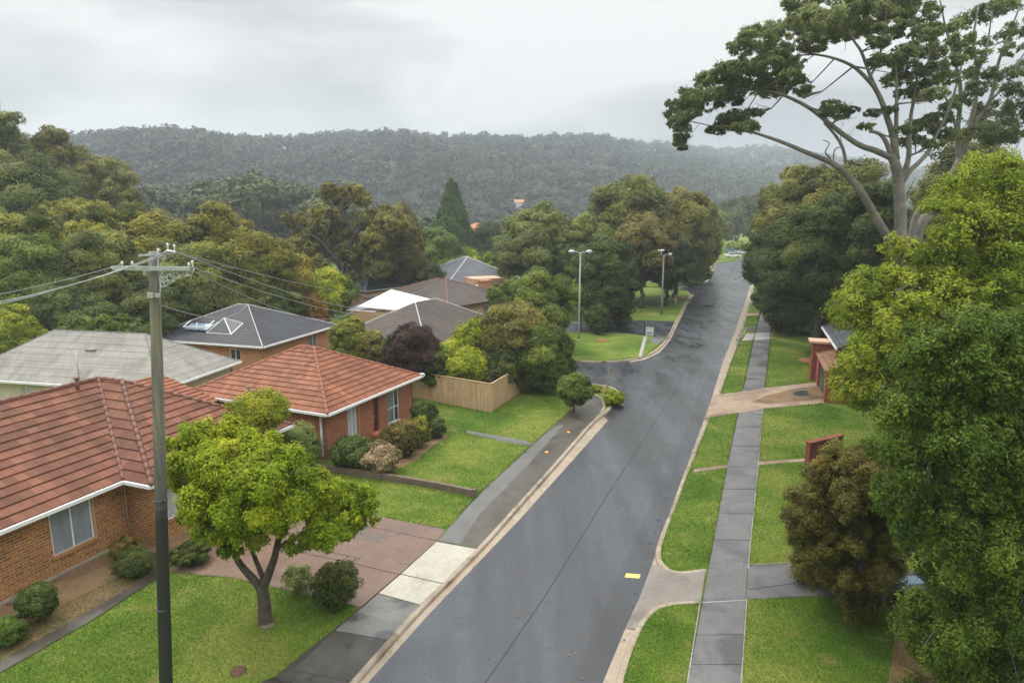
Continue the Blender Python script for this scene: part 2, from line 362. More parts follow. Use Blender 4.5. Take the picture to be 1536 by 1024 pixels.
def glass_mat(name, c, rough=.12):
    m, t, b = newmat(name); p = pos(t)
    n1 = noise(t, p, 1.1, 3, .5, .3, stretch=(3, 3, .4))
    t.links.new(ramp(t, n1, [(.35, tuple(x * .8 for x in c)), (.65, c)]), b.inputs['Base Color'])
    b.inputs['Roughness'].default_value = rough; b.inputs['Coat Weight'].default_value = .6; b.inputs['Coat Roughness'].default_value = .03
    return m
M['pane_blind'] = glass_mat('pane_over_pale_blind', (.26, .30, .34)); M['pane_dark'] = glass_mat('dark_pane', (.03, .034, .04), .08)
M['pane_net'] = glass_mat('pane_over_net_curtain', (.44, .47, .50)); M['pane_mid'] = glass_mat('pane_over_grey_curtain', (.16, .18, .20))
M['pane_blue'] = glass_mat('pane_painted_sky_blue', (.22, .30, .36), .05)  # blue of a sky reflection put into the pane's base colour
M['fence'] = None
def fence_mat():
    m, t, b = newmat('timber_palings'); uv = N(t, 'ShaderNodeUVMap').outputs[0]; p = pos(t)
    n = noise(t, uv, 7, 3, .6, 0, stretch=(1, .05, 1)); n2 = noise(t, p, 3, 4, .6); n3 = noise(t, p, 30, 3, .7)
    c = ramp(t, n, [(.3, (.36, .23, .12)), (.55, (.50, .345, .19)), (.75, (.60, .45, .28))])
    c = mixc(t, .5, c, mixc(t, n2, (.5, .5, .5), (1.5, 1.5, 1.5)), 'MULTIPLY'); c = mixc(t, .4, c, mixc(t, n3, (.5, .5, .5), (1.5, 1.5, 1.5)), 'MULTIPLY')
    t.links.new(c, b.inputs['Base Color']); b.inputs['Roughness'].default_value = .8; return m
M['fence'] = fence_mat()
M['sleeper'] = simple('weathered_sleeper', (.10, .075, .05), (.17, .13, .09), 3, .85, fine=22, bmp=.4, bdist=.02)
def pole_mat():
    m, t, b = newmat('weathered_pole_timber'); p = pos(t); tx = N(t, 'ShaderNodeSeparateXYZ'); t.links.new(p, tx.inputs[0])
    g = noise(t, p, 12, 4, .7, 0, stretch=(1, 1, .06)); n2 = noise(t, p, .9, 4, .6)
    c = ramp(t, g, [(.3, (.085, .078, .064)), (.5, (.155, .145, .122)), (.7, (.25, .238, .21))])
    c = mixc(t, maprange(t, n2, .5, .68, 0, .35), c, (.22, .20, .08))
    z = N(t, 'ShaderNodeMath', operation='MULTIPLY_ADD'); t.links.new(n2, z.inputs[0]); z.inputs[1].default_value = 1.4; t.links.new(tx.outputs['Z'], z.inputs[2])
    c = mixc(t, maprange(t, z.outputs[0], 6.2, 8.8, 1, 0), c, mixc(t, g, (.04, .04, .038), (.095, .095, .092)))     # tar-treated foot
    c = mixc(t, maprange(t, z.outputs[0], 6.25, 6.45, .85, 0), c, (.010, .010, .010))
    t.links.new(c, b.inputs['Base Color']); b.inputs['Roughness'].default_value = .6; bump(t, b, g, .5, .02); return m
M['pole'] = pole_mat()
M['galv'] = simple('galvanised_steel', (.42, .43, .44), (.56, .57, .58), 8, .42, .6)
M['lamp_steel'] = simple('lamp_post_steel', (.30, .31, .32), (.40, .41, .42), 4, .5, .3)
M['lamp_dark'] = simple('grey_lamp_post', (.13, .12, .115), (.2, .19, .18), 4, .6)
M['lamp_white'] = simple('pale_lantern', (.62, .64, .66), rough=.3)
M['cable'] = simple('aluminium_cable', (.28, .285, .30), rough=.5, metal=.2)
M['cable_dark'] = simple('weathered_cable', (.20, .20, .21), rough=.6)
M['porcelain'] = simple('insulator', (.6, .6, .62), rough=.2)
M['black'] = simple('black_plastic', (.012, .012, .013), rough=.5)
M['mulch'] = simple('red_brown_mulch', (.20, .07, .035), (.30, .12, .06), 8, .9, fine=30)
M['terracotta'] = simple('terracotta_edging', (.45, .13, .06), (.55, .2, .1), 4, .8)
M['orange_cap'] = simple('orange_cap', (.75, .33, .04), rough=.5)
M['car_white'] = simple('white_car_paint', (.7, .7, .7), rough=.2); M['car_teal'] = simple('teal_car_paint', (.05, .22, .2), rough=.2)
M['car_silver'] = simple('silver_car_paint', (.4, .42, .44), rough=.25, metal=.5)
M['tyre'] = simple('rubber', (.015, .015, .015), rough=.8)
M['red_paint'] = simple('red_light_glass', (.5, .02, .02), rough=.2)
M['garage_door'] = simple('dark_roller_door', (.05, .055, .06), (.08, .085, .09), 3, .5)
M['blue_tarp'] = simple('pale_blue_sheet', (.25, .36, .46), (.34, .44, .54), 3, .4)
M['post_wood'] = simple('grey_brown_post', (.22, .17, .12), (.34, .28, .2), 6, .8)
def blade_mat():
    m, t, b = newmat('grass_blades'); p = pos(t); at = N(t, 'ShaderNodeAttribute', attribute_name='tint')
    c = mixc(t, 1., grass_col(t, p), mixc(t, at.outputs['Fac'], (.92, .96, .9), (1.45, 1.4, 1.45)), 'MULTIPLY')
    t.links.new(c, b.inputs['Base Color']); b.inputs['Roughness'].default_value = .7; b.inputs['Specular IOR Level'].default_value = .1
    tr = N(t, 'ShaderNodeBsdfTranslucent'); t.links.new(c, tr.inputs['Color']); ms = N(t, 'ShaderNodeMixShader'); ms.inputs[0].default_value = .3
    t.links.new(b.outputs[0], ms.inputs[1]); t.links.new(tr.outputs[0], ms.inputs[2]); t.links.new(ms.outputs[0], t.nodes['Material Output'].inputs['Surface']); return m
LM['blade'] = blade_mat()

# ------------------------------------------------------------------ ground, road, kerbs, paths
HARD = []                                   # outlines (in frame pixels) where no grass grows
def W3(q, z):
    if len(q) == 3 and not isinstance(q, Vector): return U(q[0], q[1], q[2])
    return Vector((q[0], q[1], z)) if isinstance(q, Vector) else U(q[0], q[1], z)
def poly(name, pts, z, m, skirt=0., hard=True, label=None, kind='structure'):
    P3 = [W3(q, z) for q in pts]; b = MB()
    for tri in tessellate_polygon([[Vector((p.x, p.y, 0)) for p in P3]]):
        f = [P3[i] for i in tri]
        if (f[1] - f[0]).cross(f[2] - f[0]).z < 0: f = f[::-1]
        b.face(f, [(p.x, p.y) for p in f])
    if skirt:
        for i in range(len(P3)):
            a, c = P3[i], P3[(i + 1) % len(P3)]; dn = Vector((0, 0, skirt))
            b.face([a, c, c - dn, a - dn])
    if hard: HARD.append([Proj(p)[:2] for p in P3])
    o = b.build(name, m); o['kind'] = kind
    return o
def V(x, y): return Vector((x, y, 0))
def chaikin(pts, n=2):
    for _ in range(n):
        q = [pts[0]]
        for a, b in zip(pts, pts[1:]): q += [a * .75 + b * .25, a * .25 + b * .75]
        pts = q + [pts[-1]]
    return pts
def ribbon(name, pts, w, z, m, hard=False):     # flat strip along a line of points
    P3 = [W3(q, z) for q in pts]; b = MB()
    for a, c in zip(P3, P3[1:]):
        d = (c - a).normalized(); n = Vector((-d.y, d.x, 0)) * w / 2
        b.face([a - n, c - n, c + n, a + n])
    o = b.build(name, m); o['kind'] = 'structure'; return o
def kerb(pts, side, w=.16, h=.115, name='kerb'):     # pts: back of kerb; side=+1 puts the face to the right of travel
    P3 = chaikin([W3(q, 0.) if isinstance(q, Vector) else Vector((*U(*q[:2], GZ)[:2], 0)) for q in pts], 2); b = MB(); R = []
    for i, p in enumerate(P3):
        d = (P3[min(i + 1, len(P3) - 1)] - P3[max(i - 1, 0)]).normalized(); n = Vector((d.y, -d.x, 0)) * side
        R.append([p - n * .02 + Vector((0, 0, -.02)), p - n * .02 + Vector((0, 0, h)), p + n * (w - .03) + Vector((0, 0, h)), p + n * w + Vector((0, 0, h - .03)), p + n * (w + .03) + Vector((0, 0, -.02))])
    for A, B in zip(R, R[1:]):
        for k in range(4): b.face([A[k], B[k], B[k + 1], A[k + 1]][::side])
    for E_ in (R[0], R[-1]): b.face(E_)
    HARD.append([Proj(r[1])[:2] for r in R] + [Proj(r[4])[:2] for r in R[::-1]])
    o = b.build(name, M['kerb']); o['kind'] = 'structure'; return o

g = MB(); S_ = 4000
for i in range(8):
    for j in range(8):
        x0, y0 = -S_ + i * S_ / 4, -200 + j * S_ / 4
        g.face([(x0, y0, -.06), (x0 + S_ / 4, y0, -.06), (x0 + S_ / 4, y0 + S_ / 4, -.06), (x0, y0 + S_ / 4, -.06)])
g.build('ground', M['grass'])['kind'] = 'structure'

poly('road', [(500, 1180, 0), (910, 1180, 0), (904, 1024, 0), (938, 942, 0), (965, 884, 0), (978, 846, 0), (1002, 777, 0), (1023, 719, 0), (1039, 676, 0), (1066, 602, 0), (1084, 544, 0),
     (1103, 496, 0), (1122, 440, 0), (1130, 405, 0), (1140, 388, 0), (1150, 380, 0), (1128, 376, 0), (1110, 388, 0), (1098, 393, 0), (1060, 395, 0), (1020, 428, 0), (960, 470, 0), (820, 505, 0), (700, 515, 0), (560, 520, 0),
     (560, 560, 0), (700, 580, 0), (840, 600, 0), (840, 650, 0), (640, 860, 0), (440, 1060, 0)], 0, M['road'], hard=True)
# lawns and verges: slabs a kerb's height above the road
lawnL = poly('lawn', [(420, 1180), (526, 1023), (582, 960), (630, 908), (664, 875), (719, 820), (772, 761), (825, 703), (867, 655), (886, 634), (903, 620), (914, 611), (921, 606), (930, 600), (932, 590),
     (918, 579), (885, 575), (850, 571), (700, 557), (560, 545), V(-60, 66), V(-60, 250), V(-400, 250), V(-400, 5), V(-8, 5)], GZ, M['grass'], .2, hard=False)
island = poly('corner_lawn', [V(-50, 74), (700, 520), (846, 539), (908, 542), (945, 539), (966, 534), (985, 525), (995, 514), (1001, 507), (1012, 484), (1020, 470), (1026, 456), (1036, 441), (1028, 436), (1010, 434), (980, 436), V(-20, 118), V(-50, 118)], GZ, M['grass'], .2, hard=False)
far_l = poly('far_lawn', [(985, 430), (1030, 427), (1056, 424), (1061, 421), (1066, 410), (1070, 401), (1074, 394), (1098, 391), (1108, 386), (1118, 378), V(80, 330), V(-140, 330), V(-140, 135), (900, 425)], GZ, M['grass'], .2, hard=False)
lawnR = poly('verge_lawn', [(915, 1180), (930, 1024), (960, 942), (978, 918), (997, 908), (1010, 857), (994, 846), (989, 831), (994, 809), (1013, 761), (1029, 714), (1039, 692), (1053, 655), (1066, 623), (1082, 586), (1095, 549),
     (1111, 507), (1128, 440), (1136, 405), (1144, 388), (1160, 378), V(140, 260), V(400, 260), V(400, 5), V(2, 5)], GZ, M['grass'], .2, hard=False)
# gutters
poly('gutter', [(880, 1180, 0), (904, 1024, 0), (938, 942, 0), (965, 884, 0), (978, 846, 0), (1002, 777, 0), (1023, 719, 0), (1039, 676, 0), (1066, 602, 0), (1084, 544, 0), (1103, 496, 0), (1122, 440, 0), (1130, 405, 0), (1134, 392, 0),
     (1141, 392), (1136, 405), (1128, 440), (1111, 507), (1095, 549), (1082, 586), (1066, 623), (1053, 655), (1039, 692), (1029, 714), (1013, 761), (994, 809), (989, 831), (994, 846), (1010, 857), (997, 908), (978, 918), (960, 942), (930, 1024), (915, 1180)][:14] +
     [U(*q, .1) for q in [(1141, 392), (1136, 405), (1128, 440), (1111, 507), (1095, 549), (1082, 586), (1066, 623), (1053, 655), (1039, 692), (1029, 714), (1013, 761), (994, 809), (989, 831), (994, 846), (1010, 857), (997, 908), (978, 918), (960, 942), (930, 1024), (915, 1180)]], .005, M['gutter'])
poly('gutter', [(450, 1130, 0), (552, 1023, 0), (640, 924, 0), (780, 778, 0), (850, 700, 0), (899, 645, 0), (912, 630, 0)] + [U(*q, .1) for q in [(903, 620), (886, 634), (867, 655), (825, 703), (772, 761), (719, 820), (664, 875), (630, 908), (582, 960), (526, 1023), (440, 1120)]], .005, M['gutter'])
poly('gutter', [U(*q, .1) for q in [(945, 539), (966, 534), (985, 525), (995, 514), (1001, 507), (1012, 484), (1020, 470), (1026, 456), (1036, 441)]] + [(1041, 441, 0), (1031, 457, 0), (1024, 472, 0), (1016, 487, 0), (1006, 509, 0), (999, 518, 0), (989, 529, 0), (968, 539, 0), (946, 543, 0)], .005, M['gutter'])
# kerbs
kerb([(915, 1180), (930, 1024), (960, 942), (978, 918), (997, 908), (1030, 905), (1050, 904)], -1)
kerb([(1058, 853), (1030, 857), (1010, 857), (994, 846), (989, 831), (994, 809), (1013, 761), (1029, 714), (1039, 692), (1053, 655), (1066, 624)], -1)
kerb([(1082, 586), (1095, 549), (1111, 507)], -1)
kerb([(1114, 494), (1128, 440), (1136, 405), (1141, 392)], -1)
kerb([(440, 1120), (526, 1023), (582, 960), (630, 908), (664, 875), (719, 820), (772, 761), (825, 703), (867, 655), (886, 634), (903, 620), (914, 611), (915, 604), (908, 598)], 1)
kerb([(932, 598), (932, 590), (918, 579), (885, 575), (850, 571), (760, 562)], -1)
kerb([(700, 520), (846, 539), (908, 542), (945, 539), (966, 534), (985, 525), (995, 514), (1001, 507), (1012, 484), (1020, 470), (1026, 456), (1036, 441), (1028, 436)], 1)
kerb([(1030, 427), (1056, 424), (1061, 421), (1066, 410), (1070, 401), (1074, 394)], 1)
kerb([(872, 649), (893, 628), (903, 616), (906, 606), (899, 596), (883, 588)], 1, .14, .14)
# right: footpath slabs, each with its own tint and a real joint between
pl = [(1006, 1180), (1031, 1024), (1090, 700), (1107, 619), (1130, 510), (1140, 470), (1145, 441)]
pr = [(1098, 1180), (1112, 1024), (1122, 852), (1138, 692), (1144, 613), (1156, 507), (1158, 470), (1160, 441)]
def along(line, y):
    for (x0, y0), (x1, y1) in zip(line, line[1:]):
        if y1 <= y <= y0: return x0 + (x1 - x0) * (y0 - y) / (y0 - y1)
    return line[-1][0]
HARD.append([*pl, *pr[::-1]])
poly('footpath', pl + pr[::-1], GZ + .004, M['joint'])
ys = [1180, 1092, 1040, 996, 952, 899]; y = 899
while y > 445: y -= max(4, (y - 320) * .081); ys.append(y)
random.seed(4)
for i, (a, c) in enumerate(zip(ys, ys[1:])):
    if 589 < (a + c) / 2 < 614: continue
    gp = .3 if a - c > 12 else .15
    x0, x1, x2, x3 = along(pl, a), along(pr, a), along(pr, c), along(pl, c)
    tl = random.uniform(-1.2, 1.2) * (a - c) / 50
    poly('footpath_slab', [(x0 + .7, a - gp), (x1 - .7, a - gp + tl), (x2 - .7, c + gp + tl), (x3 + .7, c + gp)], GZ + .012, M['path_grey'])
ribbon('path_edge', [U(*q) for q in [(1122, 852), (1138, 692), (1144, 613)]], .035, GZ + .018, M['concrete_pale'])
ribbon('path_edge', [U(*q) for q in [(1112, 1024), (1120, 898)]], .035, GZ + .018, M['concrete_pale'])
ribbon('path_edge', [U(*q) for q in [(1031, 1024), (1050, 905)]], .035, GZ + .018, M['concrete_pale'])
ribbon('path_edge', [U(*q) for q in [(1051, 904), (1120, 900)]], .05, GZ + .02, M['concrete_pale'])
# right: driveways and crossings
poly('driveway', [(993, 848), (1012, 860), (1058, 855), (1051, 903), (997, 906), (977, 917)], GZ + .008, M['drive_grey'])
poly('driveway_apron', [(978, 846, .008), (993, 848, GZ + .008), (977, 917, GZ + .008), (958, 943, .05), (938, 942, .008), (952, 915, .008)], 0, M['drive_grey'])
poly('driveway', [(1122.5, 848), (1190, 844), (1290, 846), (1420, 862), (1420, 905), (1225, 894), (1120, 898)], GZ + .008, M['path_grey'])
ribbon('path_edge', [U(*q) for q in [(1122, 847), (1190, 843), (1290, 845)]], .07, GZ + .014, M['kerb'])
ribbon('driveway_joint', [U(*q) for q in [(1122, 884), (1190, 875), (1300, 872)]], .025, GZ + .016, M['joint'])
poly('driveway_apron', [(1069, 594, .008), (1057, 628, .008), (1065, 626, GZ + .016), (1079, 591, GZ + .016)], 0, M['drive_tan'])
poly('driveway', [(1065, 626), (1107, 619), (1145, 613), (1260, 602), (1255, 570), (1232, 572), (1150, 581), (1112, 587), (1079, 591)], GZ + .016, M['drive_tan'])
poly('crossing', [(1039, 708), (1090, 701), (1091, 697), (1041, 703)], GZ + .008, M['drive_tan'])
poly('crossing', [(1138, 692), (1212, 687), (1213, 691), (1138, 697)], GZ + .008, M['drive_tan'])
poly('crossing', [(1112, 511), (1158, 508), (1160, 498), (1119, 500), (1116, 506)], GZ + .018, M['concrete_pale'])
poly('crossing', [(1103, 511, .01), (1110, 511), (1118, 499), (1120, 491), (1114, 491, .01)], GZ + .02, M['slab_mid'])
poly('crossing', [(1120, 497), (1136, 496), (1138, 489), (1120, 490)], GZ + .016, M['slab_brown'])
poly('crossing', [(1116, 474), (1140, 473), (1141, 469), (1118, 470)], GZ + .016, M['drive_tan'])
poly('crossing', [(1122, 455), (1146, 455), (1147, 449), (1124, 450)], GZ + .018, M['concrete_pale'])
poly('garden_bed', [(1330, 895), (1372, 880), (1420, 900), (1400, 1060), (1330, 1040), (1342, 960)], GZ + .006, M['dirt'], hard=False)
poly('worn_dirt', [(1128, 603), (1150, 593), (1190, 583), (1236, 577), (1246, 590), (1232, 599), (1190, 602), (1155, 606)], GZ + .019, M['dirt'])
poly('puddle', [(1190, 589), (1200, 585), (1212, 586), (1213, 592), (1200, 594), (1190, 592)], GZ + .021, M['seam'])
# left: footpath, slabs, pink drive, walkway
poly('footpath', [(655, 811), (671, 793), (719, 740), (793, 671), (831, 637), (857, 615), (870, 596), (883, 589), (899, 597), (905, 606), (902, 616), (893, 628), (872, 650), (825, 703), (772, 761), (717, 820.5)], GZ + .006, M['path_tar'])
poly('footpath_patch', [(658, 810), (671, 795), (719, 742), (793, 673), (831, 640), (846, 636), (800, 688), (760, 730), (722, 768), (690, 815.5)], GZ + .010, M['path_tar_light'])
S = [[(655, 812), (716, 823), (664, 874), (602, 860)], [(601, 861), (663, 875), (630, 906), (568, 889)], [(567, 890), (629, 907), (583, 959), (503, 945)], [(502, 946), (582, 960), (526, 1021), (440, 1004)], [(439, 1005), (525, 1022), (440, 1118), (300, 1110), (395, 1020)]]
poly('footpath', [(655, 811), (717, 822), (526, 1023), (440, 1120), (290, 1112), (400, 1024), (538, 913), (599, 860)], GZ + .006, M['joint'])
for q, mm in zip(S, ('slab_cream', 'slab_cream', 'slab_mid', 'slab_brown', 'slab_brown')): poly('footpath_slab', q, GZ + .014, M[mm])
poly('driveway', [(575, 775), (668, 793), (655, 811), (599, 860), (545, 911), (490, 897), (410, 880), (350, 866), (255, 858), (262, 842), (306, 822), (318, 800), (400, 740), (480, 745)], GZ + .006, M['drive_pink'])
for q in ([(540, 787), (590, 797), (656, 811)], [(430, 825), (510, 840), (598, 861)], [(350, 800), (430, 812), (540, 838)]): ribbon('driveway_joint', [U(*a) for a in q], .03, GZ + .012, M['joint'])
poly('walkway', [(700, 645), (770, 657), (800, 664), (803, 669), (775, 666), (700, 650)], GZ + .008, M['path_grey'])
poly('garden_bed', [(-200, 980), (0, 900), (80, 862), (175, 826), (215, 812), (262, 800), (306, 800), (262, 842), (232, 858), (120, 924), (0, 990), (-200, 1100)], GZ + .006, M['dirt'], hard=False)
HARD.append([(-200, 980), (0, 900), (175, 826), (306, 800), (262, 838), (222, 842), (100, 905), (0, 958), (-200, 1060)])
poly('garden_edging', [(-200, 1105), (0, 991), (120, 924), (232, 858), (240, 864), (130, 934), (0, 1008), (-200, 1125)], GZ + .03, M['path_tar'], .05)
poly('garden_bed', [(505, 704), (560, 716), (604, 700), (625, 690), (650, 668), (672, 655), (655, 640), (640, 630), (600, 650)], GZ + .006, M['dirt'])
poly('garden_bed', [(895, 577), (928, 590), (929, 603), (915, 610), (906, 598)], GZ + .01, M['dirt'])
# second street beyond the corner, far side opening
poly('side_road', [(700, 487), (917, 481), (960, 480), (1012, 482), (1003, 503), (985, 505), (968, 503), (940, 500), (917, 498), (700, 500)], GZ + .006, M['road'])
poly('walkway', [(966, 503), (971, 504), (962, 536), (957, 537)], GZ + .010, M['concrete_pale'])
poly('walkway', [(989, 503), (1001, 506), (996, 513), (985, 517), (975, 512), (978, 505)], GZ + .008, M['path_tar_light'])
poly('verge_gravel', [(1045, 424), (1058, 421), (1070, 396), (1066, 394)], GZ + .006, M['drive_tan'])
# tar seams, marks
ribbon('tar_seam', [(700, 1060), (729, 1022), (820, 890), (912, 740), (964, 662), (1010, 590), (1045, 515), (1075, 450), (1092, 415), (1104, 392)], .05, .004, M['seam'])
ribbon('tar_seam', [(1005, 640), (1030, 585), (1062, 520), (1080, 480)], .025, .004, M['seam'])
ribbon('tar_seam', [(1016, 461), (1060, 462), (1105, 462)], .07, .0045, M['seam'])
poly('asphalt_patch', [(946, 820), (1015, 676), (1062, 560), (1078, 515), (1088, 515), (1073, 580), (1037, 676), (1000, 777), (976, 846), (962, 884), (940, 935), (902, 1020), (860, 1020)], .003, M['road_dark'])
poly('painted_mark', [(939.5, 859), (961, 861), (958.5, 867), (937, 865)], .009, M['yellow_paint'])
for i, (x, y) in enumerate(((820, 678), (853, 648), (863, 616))):
    c = U(x, y); b = MB(); b.lathe(c, [(.11, .0), (.11, .02), (.09, .03)], 14)
    tag(b.build('utility_cover', M['orange_cap']), ('small orange cover on the left footpath, the one farthest from the corner shrub', 'small orange cover midway along the left footpath bend', 'small orange cover beside the round lollipop tree')[i], 'utility cover', 'orange covers on the footpath')
c = U(716, 988) if False else U(358, 1006)
b = MB(); b.lathe(c, [(.22, .0), (.22, .02), (.18, .03)], 16); tag(b.build('drain_cover', M['wood_door']), 'round rusty cover in the lawn below the street tree', 'drain cover')

# cracks in the asphalt, drips along the wheel path
rc = random.Random(3)
for k in range(7):
    y = 500 + 520 * (k / 7) ** 1.2 + rc.uniform(-15, 15); xl = float(np.interp(y, [440, 626, 780, 1022], [1040, 912, 780, 555])); xr = float(np.interp(y, [440, 602, 676, 846, 1022], [1120, 1064, 1037, 975, 905]))
    p = U(rc.uniform(xl + 10, xr - 20), y, .004); a_ = rc.uniform(-.6, 2.4); pts = [p]
    for _ in range(rc.randint(5, 11)): a_ += rc.gauss(0, .35); p = p + Vector((math.cos(a_), math.sin(a_), 0)) * rc.uniform(.12, .3); pts.append(p)
    pts = [q for q in pts if xl + 4 < Proj(q)[0] < xr - 3 + 0 * q.x]
    if len(pts) > 3: ribbon('asphalt_crack', pts, rc.uniform(.006, .012), .0052, M['seam'])
for k in range(22):
    s = k / 21; x = 938 + (1052 - 938) * s + rc.uniform(-3, 3); y = 960 + (590 - 960) * s ** .85; c_ = U(x, y, .006 + .0002 * k); r_ = rc.uniform(.02, .07); poly('oil_drip', [c_ + Vector((math.cos(q) * r_ * rc.uniform(.6, 1.2), math.sin(q) * r_ * rc.uniform(.9, 1.8), 0)) for q in np.linspace(0, 5.6, 9)], .006, M['seam'], hard=False)
for q in ([(800, 560), (830, 553), (862, 562), (835, 570)], ):
    pass

# ------------------------------------------------------------------ hills
def ridge_y(px):
    return float(np.interp(px, [-900, -200, 0, 110, 200, 270, 350, 440, 540, 640, 760, 850, 960, 1060, 1120, 1180, 1240, 1300, 1500, 2300], [215, 200, 196, 201, 199, 196, 202, 204, 196, 197, 205, 210, 214, 219, 222, 228, 238, 248, 262, 280]))
def ridge_d(px): return float(np.interp(px, [-900, 0, 400, 800, 1000, 1150, 1300, 2300], [560, 600, 680, 950, 1300, 1850, 2100, 2200]))
def hill_h(px, tt, rng_noise=True):
    D = ridge_d(px); v_ = (ridge_y(px) - 512) / 1000; top = CAMH - D * (v_ * CT + ST) / (CT - v_ * ST) - 11 - 5 * (D > 1000)
    s = max(0., min(1.15, tt)); hh = top * (1 - (1 - min(s, 1.)) ** 1.5) if s < 1 else top * (1 - (s - 1) * 2)
    f = math.sin(px * .021 + tt * 3) * .5 + math.sin(px * .047 + 1.3 + tt * 5) * .3 + math.sin(px * .011 - tt * 2) * .6
    return hh * (1 + .10 * f * math.sin(min(s, 1) * math.pi)) - 3
def hill_pt(px, tt):
    D = ridge_d(px); d0 = 260 + .12 * D; Y = d0 + (D - d0) * tt
    return Vector(((px - 768) / 1000 * Y / CT, Y, hill_h(px, tt)))
b = MB(); NX, NT = 150, 26
pts = [[hill_pt(-900 + 3200 * i / NX, 1.15 * j / NT) for i in range(NX + 1)] for j in range(NT + 1)]
for j in range(NT):
    for i in range(NX): b.face([pts[j][i], pts[j][i + 1], pts[j + 1][i + 1], pts[j + 1][i]], smooth=True)
M['hill'] = simple('hill_scrub', (.016, .022, .013), (.03, .04, .02), .05, .95)
b.build('hills', M['hill'])['kind'] = 'structure'

# ------------------------------------------------------------------ houses
def clip(poly2, v0, v1):
    def half(pp, f):
        out = []
        for i in range(len(pp)):
            a, b_ = pp[i - 1], pp[i]; fa, fb = f(a), f(b_)
            if (fa >= 0) != (fb >= 0):
                k = fa / (fa - fb); out.append((a[0] + (b_[0] - a[0]) * k, a[1] + (b_[1] - a[1]) * k))
            if fb >= 0: out.append(b_)
        return out
    return half(half(poly2, lambda p: p[1] - v0), lambda p: v1 - p[1])
def slope(b, pts, course=.4, lift=.045):      # pts[0]->pts[1] is the eave; the roof plane laid in overlapping courses
    P0 = Vector(pts[0]); u = (Vector(pts[1]) - P0).normalized()
    n = Vector((0, 0, 0))
    for k in range(1, len(pts) - 1): n += (Vector(pts[k]) - P0).cross(Vector(pts[k + 1]) - P0)
    n.normalize()
    if n.z < 0: n = -n
    v = n.cross(u).normalized()
    if v.z < 0: v = -v
    p2 = [((Vector(p) - P0).dot(u), (Vector(p) - P0).dot(v)) for p in pts]
    vmax = max(p[1] for p in p2); k = 0
    while k * course < vmax - 1e-4:
        v0, v1 = k * course, min((k + 1) * course, vmax)
        c = clip(p2, v0, v1)
        if len(c) >= 3:
            P = [P0 + u * q[0] + v * q[1] + n * (lift * (1 - (q[1] - v0) / course)) for q in c]
            nn = (P[1] - P[0]).cross(P[2] - P[0]); uv = [(q[0], q[1]) for q in c]
            if nn.dot(n) < 0: P, uv = P[::-1], uv[::-1]
            b.face(P, uv)
            lo = [q for q in c if abs(q[1] - v0) < 1e-5]
            if len(lo) >= 2:
                a = P0 + u * min(q[0] for q in lo) + v * v0; e = P0 + u * max(q[0] for q in lo) + v * v0
                b.face([a - n * .01, e - n * .01, e + n * lift, a + n * lift])
        k += 1
def cap(parent, a, b_, m, r=.11, name='ridge_cap'):
    a, b_ = Vector(a), Vector(b_); d = b_ - a; L_ = d.length; k = max(1, int(L_ / .42)); r *= .85; mb = MB()
    for i in range(k):
        p, q = a + d * (i / k), a + d * ((i + 1) / k)
        mb.tube([p - d.normalized() * .02, q + d.normalized() * .02], [r * 1.03, r * .97], 8)
    return mb.build(name, m, parent)
def wall(parent, P0, d, L_, z0, z1, m, openings=(), th=.14, name='wall'):
    """upright wall along d from P0; openings (s0, s1, za, zb) are real holes with reveals. The outer face is on the left... of the camera side"""
    P0 = Vector((P0[0], P0[1], 0)); d = Vector((d[0], d[1], 0)).normalized(); n = Vector((d.y, -d.x, 0)); b = MB()
    mid = P0 + d * L_ / 2
    if n.dot(Vector((0, 0, 0)) - mid) < 0: n = -n               # outward = toward the street and camera
    ss = sorted({0, L_, *[o[0] for o in openings], *[o[1] for o in openings]}); zs = sorted({z0, z1, *[o[2] for o in openings], *[o[3] for o in openings]})
    for a, c in zip(ss, ss[1:]):
        for e, f in zip(zs, zs[1:]):
            if any(o[0] <= (a + c) / 2 <= o[1] and o[2] <= (e + f) / 2 <= o[3] for o in openings): continue
            q = [P0 + d * a + Vector((0, 0, e)), P0 + d * c + Vector((0, 0, e)), P0 + d * c + Vector((0, 0, f)), P0 + d * a + Vector((0, 0, f))]
            b.face(q, [(a, e), (c, e), (c, f), (a, f)])
            b.face([x - n * th for x in q][::-1], [(a, f), (c, f), (c, e), (a, e)])
    for o in openings:
        c4 = [P0 + d * o[0] + Vector((0, 0, o[2])), P0 + d * o[1] + Vector((0, 0, o[2])), P0 + d * o[1] + Vector((0, 0, o[3])), P0 + d * o[0] + Vector((0, 0, o[3]))]
        for k in range(4): b.face([c4[k], c4[(k + 1) % 4], c4[(k + 1) % 4] - n * th, c4[k] - n * th])
    return b.build(name, m, parent), P0, d, n
